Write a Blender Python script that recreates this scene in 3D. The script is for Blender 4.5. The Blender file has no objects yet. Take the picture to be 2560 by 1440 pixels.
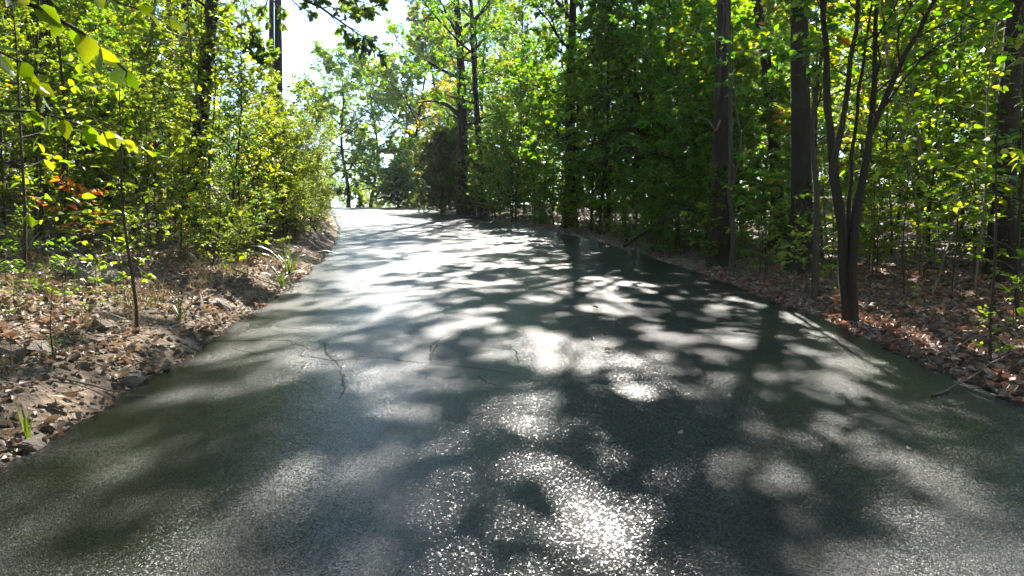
import bpy, math, random
import numpy as np
from mathutils import Matrix, Vector, Euler

# ------------------------------------------------------------------ camera, sky, sun, exposure
scene = bpy.context.scene
COL = scene.collection
F_PX, CAM_H, PITCH = 1934.0, 1.43, math.radians(2.0)
cam_d = bpy.data.cameras.new('camera')
cam_d.sensor_width = 36.0
cam_d.lens = 36.0 * F_PX / 2560.0
cam_d.clip_start, cam_d.clip_end = 0.05, 2000.0
cam = bpy.data.objects.new('camera', cam_d)
COL.objects.link(cam)
cam.location = (0, 0, CAM_H)
cam.rotation_euler = (math.radians(90) - PITCH, 0, 0)
scene.camera = cam
cam_d.dof.use_dof = True
cam_d.dof.focus_distance = 11.0
cam_d.dof.aperture_fstop = 9.0

SUN_EL, SUN_AZ = math.radians(41.0), math.radians(4.5)      # azimuth to the right of straight ahead
world = bpy.data.worlds.new('World')
scene.world = world
world.use_nodes = True
wn = world.node_tree
sky = wn.nodes.new('ShaderNodeTexSky')
sky.sky_type = 'NISHITA'
sky.sun_disc = False
sky.sun_elevation = SUN_EL
sky.sun_rotation = SUN_AZ
sky.air_density, sky.dust_density, sky.ozone_density = 1.25, .1, 3.0
bg = wn.nodes['Background']
bg.inputs['Strength'].default_value = 0.082
wn.links.new(sky.outputs[0], bg.inputs[0])
sun_d = bpy.data.lights.new('sun', 'SUN')
sun_d.energy = 5.0
sun_d.angle = math.radians(0.5)
sun_d.color = (1.0, 0.945, 0.86)
sun = bpy.data.objects.new('sun', sun_d)
COL.objects.link(sun)
sdir = Vector((math.sin(SUN_AZ) * math.cos(SUN_EL), math.cos(SUN_AZ) * math.cos(SUN_EL), math.sin(SUN_EL)))
sun.rotation_euler = sdir.to_track_quat('Z', 'Y').to_euler()
sun.location = sdir * 60
vs = scene.view_settings
vs.view_transform = 'Standard'
vs.look = 'None'
vs.gamma = 1.0
vs.use_curve_mapping = False
vs.exposure = 2.1
cy = scene.cycles
cy.max_bounces, cy.diffuse_bounces, cy.glossy_bounces = 7, 4, 3
cy.transmission_bounces, cy.transparent_max_bounces, cy.volume_bounces = 4, 6, 0
cy.sample_clamp_indirect = 6.0
cy.sample_clamp_direct = 0.0
cy.use_denoising = True
cy.caustics_reflective = cy.caustics_refractive = False

rng = np.random.default_rng(7)
random.seed(7)

# ------------------------------------------------------------------ mesh helpers
def nrm(a):
    return a / np.maximum(np.linalg.norm(a, axis=-1, keepdims=True), 1e-9)

def make_mesh(name, V, faces, mats, var=None, smooth=True, matidx=None):
    """faces: list of (m,k) int arrays; var: per-vertex float stored as attribute 'var'."""
    me = bpy.data.meshes.new(name)
    V = np.asarray(V, dtype=np.float32)
    faces = [np.asarray(f, dtype=np.int32) for f in faces if len(f)]
    loops = np.concatenate([f.ravel() for f in faces])
    tot = np.concatenate([np.full(len(f), f.shape[1], dtype=np.int32) for f in faces])
    start = np.concatenate([[0], np.cumsum(tot)[:-1]]).astype(np.int32)
    me.vertices.add(len(V)); me.vertices.foreach_set('co', V.ravel())
    me.loops.add(len(loops)); me.loops.foreach_set('vertex_index', loops)
    me.polygons.add(len(tot)); me.polygons.foreach_set('loop_start', start)
    me.polygons.foreach_set('loop_total', tot)
    if smooth:
        me.polygons.foreach_set('use_smooth', np.ones(len(tot), dtype=bool))
    if matidx is not None:
        me.polygons.foreach_set('material_index', np.asarray(matidx, dtype=np.int32))
    for m in (mats if isinstance(mats, (list, tuple)) else [mats]):
        me.materials.append(m)
    if var is not None:
        at = me.attributes.new('var', 'FLOAT', 'POINT')
        at.data.foreach_set('value', np.asarray(var, dtype=np.float32))
    me.update(calc_edges=True)
    return me

class Geo:
    """collects vertex / face arrays"""
    def __init__(s): s.V, s.F, s.A, s.n = [], [], [], 0
    def add(s, V, faces, var=0.0):
        V = np.asarray(V, dtype=np.float32).reshape(-1, 3)
        for f in faces: s.F.append(np.asarray(f) + s.n)
        s.A.append(np.broadcast_to(np.asarray(var, dtype=np.float32), (len(V),)))
        s.V.append(V); s.n += len(V)
    def mesh(s, name, mats, smooth=True):
        byk = {}
        for f in s.F: byk.setdefault(f.shape[1], []).append(f)
        return make_mesh(name, np.concatenate(s.V), [np.concatenate(v) for v in byk.values()], mats, np.concatenate(s.A), smooth)

def tubes(g, P, R, sides, var=0.0, rough=0.0, r=None):
    """P (m,n,3) polylines, R (m,n) radii -> tubes"""
    P = np.asarray(P, dtype=np.float64); R = np.asarray(R, dtype=np.float64)
    if P.ndim == 2: P, R = P[None], R[None]
    m, n, _ = P.shape
    T = nrm(np.gradient(P, axis=1))
    mean = nrm(P[:, -1] - P[:, 0])
    ref = np.where(np.abs(mean[:, 2:3]) > .8, np.array([[1., 0, 0]]), np.array([[0, 0, 1.]]))[:, None, :]
    U = nrm(np.cross(T, np.broadcast_to(ref, T.shape)))
    W = np.cross(T, U)
    a = np.arange(sides) / sides * 2 * np.pi
    rr = R[..., None]
    if rough > 0:
        rr = rr * (1 + rough * r.standard_normal((m, n, sides)))
    V = P[:, :, None, :] + rr[..., None] * (np.cos(a)[None, None, :, None] * U[:, :, None, :] + np.sin(a)[None, None, :, None] * W[:, :, None, :])
    i = np.arange(m)[:, None, None] * n * sides; j = np.arange(n - 1)[None, :, None] * sides; k = np.arange(sides)[None, None, :]
    k2 = (k + 1) % sides
    q = np.stack([i + j + k, i + j + k2, i + j + sides + k2, i + j + sides + k], -1).reshape(-1, 4)
    v = np.asarray(var, dtype=np.float32)
    if v.ndim == 1: v = np.repeat(v, n * sides)
    g.add(V.reshape(-1, 3), [q], v)

def tmpl(rows, fold=.12, droop=.1, cup=0):
    """leaf outline rows (y, halfwidth) -> template verts (k,3), faces; the midrib is a folded valley"""
    V = [(0, 0, 0)]; ids = []
    for y, w in rows:
        z = -droop * y * y
        ids.append((len(V), len(V) + 1, len(V) + 2))
        V += [(-w, y, z + fold * w + cup * w), (0, y, z), (w, y, z + fold * w + cup * w)]
    V.append((0, 1, -droop)); tip = len(V) - 1
    tri = [(0, ids[0][1], ids[0][0]), (0, ids[0][2], ids[0][1])]
    quad = []
    for a, b in zip(ids[:-1], ids[1:]):
        quad += [(a[0], a[1], b[1], b[0]), (a[1], a[2], b[2], b[1])]
    l = ids[-1]
    tri += [(l[0], l[1], tip), (l[1], l[2], tip)]
    return np.array(V, dtype=float), [np.array(tri)] + ([np.array(quad)] if quad else [])
T_FAR = (np.array([(0, 0, 0), (-.27, .42, .09), (.27, .42, .09), (0, 1, -.08)], dtype=float), [np.array([(0, 3, 1), (0, 2, 3)])])
T_OVAL = tmpl([(.22, .2), (.5, .27), (.78, .17)], .35, .12)
T_BROAD = tmpl([(.15, .26), (.42, .37), (.75, .21)], .3, .15)
T_OAK = tmpl([(.18, .12), (.3, .26), (.4, .13), (.55, .33), (.66, .17), (.82, .23)], .3, .1)
T_DRY = tmpl([(.25, .23), (.6, .27)], .5, -.25, .5)
T_DRY2 = tmpl([(.2, .2), (.5, .28), (.8, .15)], -.5, .35, -.2)
T_NEEDLE = (np.array([(-.055, 0, 0), (.055, 0, 0), (0, 1, 0)], dtype=float), [np.array([(0, 1, 2)])])
T_GRASS = (np.array([(-.018, 0, 0), (.018, 0, 0), (-.014, .5, .04), (.014, .5, .04), (0, 1, -.1)], dtype=float), [np.array([(2, 3, 4)]), np.array([(0, 1, 3, 2)])])

def leaves(g, P, D, N, S, template, var):
    V, F = template
    D = nrm(D); N = nrm(N - D * np.sum(N * D, -1, keepdims=True)); X = np.cross(D, N)
    W = P[:, None, :] + S[:, None, None] * (V[None, :, 0:1] * X[:, None] + V[None, :, 1:2] * D[:, None] + V[None, :, 2:3] * N[:, None])
    m, k = len(P), len(V)
    off = (np.arange(m) * k)[:, None, None]
    g.add(W.reshape(-1, 3), [(f[None] + off).reshape(-1, f.shape[1]) for f in F], np.repeat(var, k))

# ------------------------------------------------------------------ object helpers
def link(o, parent=None):
    COL.objects.link(o)
    if parent is not None: o.parent = parent
    return o
def tag(o, label=None, cat=None, group=None, kind=None):
    if label: o['label'] = label
    if cat: o['category'] = cat
    if group: o['group'] = group
    if kind: o['kind'] = kind
    return o
def thing(name, label, cat, loc, rz=0.0, s=1.0, group=None):
    o = bpy.data.objects.new(name, None); o.empty_display_size = .1
    o.location = loc; o.rotation_euler = (0, 0, rz); o.scale = (s, s, s)
    return tag(link(o), label, cat, group)
def part(name, me, parent, kind=None):
    return tag(link(bpy.data.objects.new(name, me), parent), kind=kind)

# ------------------------------------------------------------------ materials
class NT:
    def __init__(s, name):
        s.m = bpy.data.materials.new(name); s.m.use_nodes = True
        s.t = s.m.node_tree; s.t.nodes.clear()
        s.out = s.n('ShaderNodeOutputMaterial')
    def n(s, typ, **kw):
        nd = s.t.nodes.new(typ)
        for k, v in kw.items():
            if k.startswith('i_'): nd.inputs[k[2:].replace('_', ' ')].default_value = v
            else: setattr(nd, k, v)
        return nd
    def l(s, a, b): s.t.links.new(a, b)
    def ramp(s, fac, stops, interp='LINEAR'):
        r = s.n('ShaderNodeValToRGB'); r.color_ramp.interpolation = interp
        e = r.color_ramp.elements
        while len(e) < len(stops): e.new(.5)
        for el, (p, c) in zip(e, stops):
            el.position = p; el.color = (*c, 1) if len(c) == 3 else c
        s.l(fac, r.inputs[0]); return r.outputs[0]
    def mixc(s, f, a, b, mode='MIX'):
        x = s.n('ShaderNodeMix', data_type='RGBA', blend_type=mode)
        for sock, v in ((x.inputs[0], f), (x.inputs[6], a), (x.inputs[7], b)):
            if isinstance(v, (int, float)): sock.default_value = v
            elif isinstance(v, tuple): sock.default_value = (*v, 1)
            else: s.l(v, sock)
        return x.outputs[2]
    def math(s, op, a, b=0.0):
        x = s.n('ShaderNodeMath', operation=op)
        for sock, v in ((x.inputs[0], a), (x.inputs[1], b)):
            if isinstance(v, (int, float)): sock.default_value = v
            else: s.l(v, sock)
        return x.outputs[0]
    def noise(s, scale, detail=4, vec=None, rough=.55):
        x = s.n('ShaderNodeTexNoise'); x.inputs['Scale'].default_value = scale
        x.inputs['Detail'].default_value = detail; x.inputs['Roughness'].default_value = rough
        if vec is not None: s.l(vec, x.inputs['Vector'])
        return x.outputs['Fac']
    def bump(s, h, strength, dist, prev=None):
        b = s.n('ShaderNodeBump'); b.inputs['Strength'].default_value = strength; b.inputs['Distance'].default_value = dist
        s.l(h, b.inputs['Height'])
        if prev is not None: s.l(prev, b.inputs['Normal'])
        return b.outputs[0]

def leaf_mat(name, stops, trans=(4.1, 3.2, .5), tmix=.6, from_object=False, gloss=.26):
    k = NT(name)
    oi = k.n('ShaderNodeObjectInfo')
    if from_object:
        fac = oi.outputs['Random']
    else:
        at = k.n('ShaderNodeAttribute', attribute_name='var')
        r = k.math('MULTIPLY', k.math('SUBTRACT', oi.outputs['Random'], .5), .22)
        fac = k.math('ADD', at.outputs['Fac'], r)
    col = k.ramp(fac, stops)
    tc = k.mixc(1.0, col, trans, 'MULTIPLY')
    d = k.n('ShaderNodeBsdfDiffuse'); t = k.n('ShaderNodeBsdfTranslucent')
    k.l(col, d.inputs[0]); k.l(tc, t.inputs[0])
    mx = k.n('ShaderNodeMixShader'); mx.inputs[0].default_value = tmix
    k.l(d.outputs[0], mx.inputs[1]); k.l(t.outputs[0], mx.inputs[2])
    gl = k.n('ShaderNodeBsdfGlossy'); gl.inputs['Roughness'].default_value = .42
    gl.inputs[0].default_value = (1, 1, 1, 1)
    lw = k.n('ShaderNodeFresnel'); lw.inputs[0].default_value = 1.4
    m2 = k.n('ShaderNodeMixShader')
    k.l(k.math('MULTIPLY', lw.outputs[0], gloss), m2.inputs[0])
    k.l(mx.outputs[0], m2.inputs[1]); k.l(gl.outputs[0], m2.inputs[2])
    k.l(m2.outputs[0], k.out.inputs[0])
    return k.m

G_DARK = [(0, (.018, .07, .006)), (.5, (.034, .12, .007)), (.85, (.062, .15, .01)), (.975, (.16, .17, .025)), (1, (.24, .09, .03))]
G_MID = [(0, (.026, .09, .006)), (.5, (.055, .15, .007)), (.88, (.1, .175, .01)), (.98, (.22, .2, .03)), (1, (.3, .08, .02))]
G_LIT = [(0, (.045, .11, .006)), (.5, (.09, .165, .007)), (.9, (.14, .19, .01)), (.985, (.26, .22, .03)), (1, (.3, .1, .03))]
G_OAK = [(0, (.025, .062, .018)), (.6, (.05, .1, .022)), (.9, (.085, .13, .028)), (.985, (.16, .12, .04)), (1, (.2, .07, .03))]
G_YEL = [(0, (.16, .19, .02)), (.6, (.28, .26, .03)), (1, (.36, .25, .03))]
G_CED = [(0, (.035, .075, .02)), (.6, (.065, .115, .028)), (1, (.14, .16, .04))]
G_FINE = [(0, (.05, .1, .02)), (.6, (.09, .15, .025)), (.96, (.15, .18, .03)), (1, (.2, .12, .03))]
G_RED = [(0, (.25, .06, .02)), (.5, (.34, .1, .03)), (1, (.32, .16, .04))]
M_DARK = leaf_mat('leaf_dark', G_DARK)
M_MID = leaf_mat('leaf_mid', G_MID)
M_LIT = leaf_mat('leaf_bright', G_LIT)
M_OAK = leaf_mat('leaf_oak', G_OAK)
M_YEL = leaf_mat('leaf_yellow', G_YEL)
M_CED = leaf_mat('leaf_cedar', G_CED, tmix=.3, gloss=.2)
M_FINE = leaf_mat('leaf_fine', G_FINE, gloss=.25)
M_REDL = leaf_mat('leaf_red', G_RED)
M_ONE_LIT = leaf_mat('single_leaf_bright', G_LIT[:3] + [(1, (.15, .19, .022))], from_object=True)
M_ONE_MID = leaf_mat('single_leaf_mid', G_MID[:3] + [(1, (.12, .16, .02))], from_object=True)
M_ONE_RED = leaf_mat('single_leaf_red', G_RED, from_object=True)
G_DRY = [(0, (.1, .065, .045)), (.2, (.22, .16, .115)), (.5, (.34, .255, .195)), (.8, (.44, .345, .275)), (.95, (.27, .13, .07)), (1, (.4, .33, .26))]
G_DRYRED = [(0, (.1, .055, .038)), (.25, (.21, .115, .08)), (.55, (.33, .2, .155)), (.83, (.43, .28, .23)), (.95, (.34, .11, .055)), (1, (.46, .36, .3))]
M_DRY = leaf_mat('dry_leaf', G_DRY, trans=(1.2, .9, .6), tmix=.22, gloss=.3)
M_DRYRED = leaf_mat('dry_leaf_red', G_DRYRED, trans=(1.3, .8, .5), tmix=.22, gloss=.45)
M_ONE_DRY = leaf_mat('single_dry_leaf', G_DRY, trans=(1.2, .9, .6), tmix=.2, from_object=True, gloss=.3)
M_ONE_DRYRED = leaf_mat('single_dry_leaf_red', G_DRYRED, trans=(1.3, .8, .5), tmix=.2, from_object=True, gloss=.45)
M_STRAW = leaf_mat('dry_grass', [(0, (.14, .1, .06)), (.5, (.25, .19, .12)), (.8, (.2, .17, .09)), (1, (.12, .14, .04))], trans=(1.2, 1.1, .8), tmix=.3, gloss=.2)
M_GRASS = leaf_mat('green_grass', [(0, (.04, .08, .012)), (1, (.11, .14, .03))], trans=(2.2, 2.2, .7), tmix=.4, gloss=.3)

def bark_mat(name, c0, c1, scale=1.0):
    k = NT(name)
    tc = k.n('ShaderNodeTexCoord'); mp = k.n('ShaderNodeMapping')
    mp.inputs['Scale'].default_value = (1, 1, .18)
    k.l(tc.outputs['Object'], mp.inputs[0])
    v = k.n('ShaderNodeTexVoronoi', feature='DISTANCE_TO_EDGE'); v.inputs['Scale'].default_value = 26 * scale
    wob = k.mixc(.1, mp.outputs[0], k.n('ShaderNodeTexNoise').outputs['Color'])
    k.l(mp.outputs[0], v.inputs['Vector'])
    n = k.noise(9 * scale, 6, mp.outputs[0]); n2 = k.noise(1.3, 3, tc.outputs['Object'])
    plate = k.ramp(v.outputs['Distance'], [(0, (0, 0, 0)), (.16, (1, 1, 1))])
    col = k.mixc(n, c0, c1)
    col = k.mixc(k.math('MULTIPLY', k.ramp(n2, [(.52, (0, 0, 0)), (.72, (1, 1, 1))]), .45), col, (.075, .08, .055))
    h = k.math('ADD', k.math('MULTIPLY', plate, .6), n)
    p = k.n('ShaderNodeBsdfPrincipled'); p.inputs['Roughness'].default_value = .85
    p.inputs['Specular IOR Level'].default_value = .25
    k.l(col, p.inputs['Base Color']); k.l(k.bump(h, .9, .015), p.inputs['Normal'])
    k.l(p.outputs[0], k.out.inputs[0])
    return k.m
M_BARK = bark_mat('bark', (.02, .015, .011), (.06, .046, .034))
M_BARK2 = bark_mat('bark_grey', (.04, .033, .027), (.12, .1, .08), 1.6)
M_TWIG = bark_mat('twig_bark', (.035, .025, .018), (.1, .075, .055), 3)
M_DEAD = bark_mat('dead_wood', (.13, .1, .075), (.32, .27, .22), 3)

# ------------------------------------------------------------------ terrain
XL = np.array([(-40, -2.0), (-10, -2.35), (0, -2.5), (3.9, -2.6), (6.1, -2.68), (8.1, -2.84), (10.4, -3.1), (12.5, -3.33), (15.7, -3.78), (20.3, -4.6),
               (26, -5.8), (36.4, -8.4), (50, -12.5), (60, -16.2), (75, -22.5), (110, -40)], dtype=float)
XR = np.array([(-40, 3.4), (-10, 3.4), (0, 3.38), (5.06, 3.35), (8, 3.33), (11.7, 3.15), (16, 2.75), (21.6, 1.9), (27.4, .3), (37.9, -2.6), (50, -6.3),
               (60, -9.6), (75, -15.5), (110, -33)], dtype=float)
def smooth_interp(T):
    yy = np.arange(-40, 110.1, .25); xx = np.interp(yy, T[:, 0], T[:, 1])
    k = np.hanning(17); k /= k.sum()
    xs = np.convolve(np.pad(xx, 8, mode='edge'), k, mode='valid')
    return lambda y: np.interp(y, yy, xs)
_xl, _xr = smooth_interp(XL), smooth_interp(XR)
def xl(y): y = np.asarray(y, dtype=float); return _xl(y) + .025 * np.sin(y * 3.1) + .018 * np.sin(y * 7.7 + 1) + .012 * np.sin(y * 17.3)
def xr(y): y = np.asarray(y, dtype=float); return _xr(y) + .02 * np.sin(y * 2.3 + 2) + .015 * np.sin(y * 6.1) + .008 * np.sin(y * 15.1)
GR, YC, CC, SMAX = .097, 48.0, .0036, 21.0
def prof(y):
    y = np.asarray(y, dtype=float); s = np.clip(y - YC, 0, SMAX); r = np.maximum(y - YC - SMAX, 0)
    end = (GR - 2 * CC * SMAX)
    rr = np.minimum(r, 60)
    return GR * np.minimum(np.maximum(y, -60), YC + SMAX) - CC * s * s + end * rr
def sst(a, b, x): t = np.clip((x - a) / (b - a), 0, 1); return t * t * (3 - 2 * t)
def lump(x, y):
    return (.5 * np.sin(x * .9 + 1.3 * np.sin(y * .5)) + .5 * np.sin(y * .8 + 1.1 * np.sin(x * .6 + 2)) + .3 * np.sin(x * 2.3 + y * 1.7) + .22 * np.sin(x * 4.1 - y * 3.3) + .15 * np.sin(x * 7.9 + y * 6.3))
def H(x, y):
    """ground height"""
    x = np.asarray(x, dtype=float); y = np.asarray(y, dtype=float)
    z = prof(y)
    dl = np.maximum(xl(y) - x, 0); dr = np.maximum(x - xr(y), 0)
    far = sst(42, 56, y)
    bl = .10 * sst(.02, .5, dl) + .17 * np.minimum(dl, 6) + .09 * np.clip(dl - 6, 0, 40)
    bl = bl + .28 * sst(.08, .9, dl) * sst(11, 20, y)
    bl = bl * (1 - .75 * far)
    br = .03 * sst(0, .3, dr) + .02 * np.minimum(dr, 8) + .05 * np.clip(dr - 8, 0, 40)
    d = np.maximum(dl, dr)
    return z + bl + br + .07 * lump(x, y) * sst(.2, 2.0, d)
def build_ground():
    yb = np.concatenate([np.arange(-40, 1, 2.), np.arange(1, 26, .16), np.arange(26, 62, .5), np.arange(62, 112, 2.5), [130, 170, 230, 330, 500]])
    o = np.concatenate([np.arange(0, 1, .1), np.arange(1, 4, .2), np.arange(4, 12, .4), np.arange(12, 40, 2.), [45, 60, 90, 150, 260, 450]])
    rows = []
    for y in yb:
        a, b = float(xl(y)), float(xr(y))
        xs = np.concatenate([(a - o)[::-1], [a + .12], [(a + b) / 2], [b - .12], b + o])
        z = H(xs, y)
        nl_ = len(o)
        z[nl_:nl_ + 3] -= .10; z[nl_ - 1] -= .012; z[nl_ + 3] -= .012
        rows.append(np.stack([xs, np.full_like(xs, y), z], -1))
    G = np.stack(rows); ny, nx, _ = G.shape
    i = np.arange(ny - 1)[:, None] * nx; j = np.arange(nx - 1)[None]
    q = np.stack([i + j, i + j + 1, i + j + nx + 1, i + j + nx], -1).reshape(-1, 4)
    k = NT('forest_soil')
    tc = k.n('ShaderNodeTexCoord').outputs['Object']
    n1 = k.noise(.7, 5, tc); n2 = k.noise(9, 6, tc, .7); n3 = k.noise(45, 5, tc, .7)
    vo = k.n('ShaderNodeTexVoronoi'); vo.inputs['Scale'].default_value = 16; k.l(tc, vo.inputs['Vector'])
    c1 = k.ramp(n2, [(.3, (.045, .03, .02)), (.5, (.16, .11, .075)), (.7, (.35, .26, .185))])
    c2 = k.ramp(vo.outputs['Color'], [(0, (.07, .045, .03)), (.5, (.17, .125, .09)), (.8, (.31, .24, .18)), (1, (.17, .07, .04))])
    col = k.mixc(k.ramp(n1, [(.4, (0.25, 0.25, 0.25)), (.6, (.75, .75, .75))]), c1, c2)
    h = k.math('ADD', k.math('MULTIPLY', n2, .6), k.math('MULTIPLY', n3, .35))
    h = k.math('ADD', h, k.math('MULTIPLY', vo.outputs['Distance'], .4))
    p = k.n('ShaderNodeBsdfPrincipled'); p.inputs['Roughness'].default_value = .92; p.inputs['Specular IOR Level'].default_value = .2
    k.l(col, p.inputs['Base Color']); k.l(k.bump(h, 1.0, .06), p.inputs['Normal']); k.l(p.outputs[0], k.out.inputs[0])
    me = make_mesh('ground', G.reshape(-1, 3), [q], k.m)
    tag(link(bpy.data.objects.new('ground', me)), kind='structure')
build_ground()

def road_z(x, y):
    a, b = xl(y), xr(y)
    u = (np.asarray(x) - a) / (b - a)
    return prof(y) + .015 + .03 * (1 - (2 * u - 1) ** 2) + .006 * np.sin(x * 1.7 + y * .9) + .005 * np.sin(y * 1.4 - x)
def build_road():
    yb = np.concatenate([np.arange(-38, 1, 1.), np.arange(1, 30, .12), np.arange(30, 62, .4), np.arange(62, 100, 2.)])
    us = np.concatenate([[0, .004, .012, .03], np.linspace(.06, .94, 23), [.97, .988, .996, 1]])
    rows = []
    for y in yb:
        a, b = float(xl(y)), float(xr(y))
        xs = a + (b - a) * us
        z = road_z(xs, y)
        z[0] -= .012; z[-1] -= .012; z[1] -= .003; z[-2] -= .003
        rows.append(np.concatenate([[(a - .01, y, float(prof(y)) - .12)], np.stack([xs, np.full_like(xs, y), z], -1), [(b + .01, y, float(prof(y)) - .12)]]))
    G = np.stack(rows); ny, nx, _ = G.shape
    i = np.arange(ny - 1)[:, None] * nx; j = np.arange(nx - 1)[None]
    q = np.stack([i + j, i + j + 1, i + j + nx + 1, i + j + nx], -1).reshape(-1, 4)
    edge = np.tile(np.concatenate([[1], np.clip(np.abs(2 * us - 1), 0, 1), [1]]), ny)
    k = NT('sealed_asphalt')
    tc = k.n('ShaderNodeTexCoord').outputs['Object']
    big = k.noise(.55, 4, tc); mid = k.noise(5, 5, tc, .6); fine = k.noise(150, 3, tc, .6)
    mp = k.n('ShaderNodeMapping'); mp.inputs['Scale'].default_value = (1.6, .35, 1); k.l(tc, mp.inputs[0])
    streak = k.noise(1.1, 4, mp.outputs[0])
    vo = k.n('ShaderNodeTexVoronoi'); vo.inputs['Scale'].default_value = 150; k.l(tc, vo.inputs['Vector'])
    vo2 = k.n('ShaderNodeTexVoronoi'); vo2.inputs['Scale'].default_value = 170; k.l(tc, vo2.inputs['Vector'])
    col = k.ramp(mid, [(.3, (.006, .007, .007)), (.7, (.015, .016, .016))])
    col = k.mixc(k.ramp(big, [(.5, (0, 0, 0)), (.75, (.5, .5, .5))]), col, (.02, .023, .016))
    col = k.mixc(k.ramp(vo.outputs['Color'], [(.8, (0, 0, 0)), (.95, (.6, .6, .6))]), col, (.035, .035, .034))
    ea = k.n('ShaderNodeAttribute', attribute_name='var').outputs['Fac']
    edge_olive = k.math('MULTIPLY', k.ramp(ea, [(.45, (0, 0, 0)), (.8, (1, 1, 1)), (.97, (.6, .6, .6))]), k.ramp(k.noise(.8, 5, tc, .65), [(.44, (0, 0, 0)), (.6, (.42, .42, .42))]))
    col = k.mixc(edge_olive, col, (.02, .028, .006))  # patchy olive tint in the base colour, stronger near both road edges
    rough = k.ramp(k.math('ADD', k.math('MULTIPLY', streak, .6), k.math('MULTIPLY', mid, .4)), [(.35, (.28, .28, .28)), (.65, (.4, .4, .4))])
    h = k.math('ADD', k.math('MULTIPLY', vo.outputs['Distance'], -.45), k.math('MULTIPLY', k.noise(130, 2, tc, .6), 1.0))
    b1 = k.bump(k.math('ADD', k.math('MULTIPLY', mid, .5), streak), .12, .02)
    amt = k.ramp(streak, [(.35, (.45, .45, .45)), (.6, (1, 1, 1))])
    b2 = k.n('ShaderNodeBump'); b2.inputs['Distance'].default_value = .006
    k.l(amt, b2.inputs['Strength']); k.l(h, b2.inputs['Height']); k.l(b1, b2.inputs['Normal'])
    p = k.n('ShaderNodeBsdfPrincipled'); p.inputs['Specular IOR Level'].default_value = .1
    k.l(col, p.inputs['Base Color']); k.l(rough, p.inputs['Roughness'])
    # every stone chip of the seal coat is a facet with a tilt of its own
    sub = k.n('ShaderNodeVectorMath', operation='SUBTRACT'); sub.inputs[1].default_value = (.5, .5, .5); k.l(vo.outputs['Color'], sub.inputs[0])
    mulv = k.n('ShaderNodeVectorMath', operation='MULTIPLY'); mulv.inputs[1].default_value = (.6, .6, .05); k.l(sub.outputs[0], mulv.inputs[0])
    addv = k.n('ShaderNodeVectorMath', operation='ADD'); k.l(b2.outputs[0], addv.inputs[0]); k.l(mulv.outputs[0], addv.inputs[1])
    nv = k.n('ShaderNodeVectorMath', operation='NORMALIZE'); k.l(addv.outputs[0], nv.inputs[0]); k.l(nv.outputs[0], p.inputs['Normal'])
    # the sealer lies over the chips as a smoother film
    mul2 = k.n('ShaderNodeVectorMath', operation='MULTIPLY'); mul2.inputs[1].default_value = (.29, .29, .02); k.l(sub.outputs[0], mul2.inputs[0])
    add2 = k.n('ShaderNodeVectorMath', operation='ADD'); k.l(b1, add2.inputs[0]); k.l(mul2.outputs[0], add2.inputs[1])
    nv2 = k.n('ShaderNodeVectorMath', operation='NORMALIZE'); k.l(add2.outputs[0], nv2.inputs[0]); k.l(nv2.outputs[0], p.inputs['Coat Normal'])
    k.l(k.ramp(streak, [(.35, (.42, .42, .42)), (.65, (.2, .2, .2))]), p.inputs['Coat Weight']); p.inputs['Coat Roughness'].default_value = .18; p.inputs['Coat IOR'].default_value = 1.45
    k.l(p.outputs[0], k.out.inputs[0])
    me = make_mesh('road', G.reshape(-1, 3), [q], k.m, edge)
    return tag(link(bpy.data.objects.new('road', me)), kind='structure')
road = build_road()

# photogrammetry: where a pixel's ray meets the ground
CP, SP = math.cos(PITCH), math.sin(PITCH)
def ray(u, v):
    a, b = (u - 1280) / F_PX, -(v - 720) / F_PX
    return np.array([a, CP + b * SP, -SP + b * CP])
def gpt(u, v, surf=None):
    d = ray(u, v); t = np.arange(1.5, 150, .03)
    P = d[None] * t[:, None]; P[:, 2] += CAM_H
    s = (surf or H)(P[:, 0], P[:, 1])
    i = int(np.argmax(P[:, 2] < s)) if (P[:, 2] < s).any() else -1
    return P[i, 0], P[i, 1], float(s[i])
def at(u, v, dist):
    d = ray(u, v); return d * (dist / d[1]) + np.array([0, 0, CAM_H])
def gz(x, y): return float(H(x, y))

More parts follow.
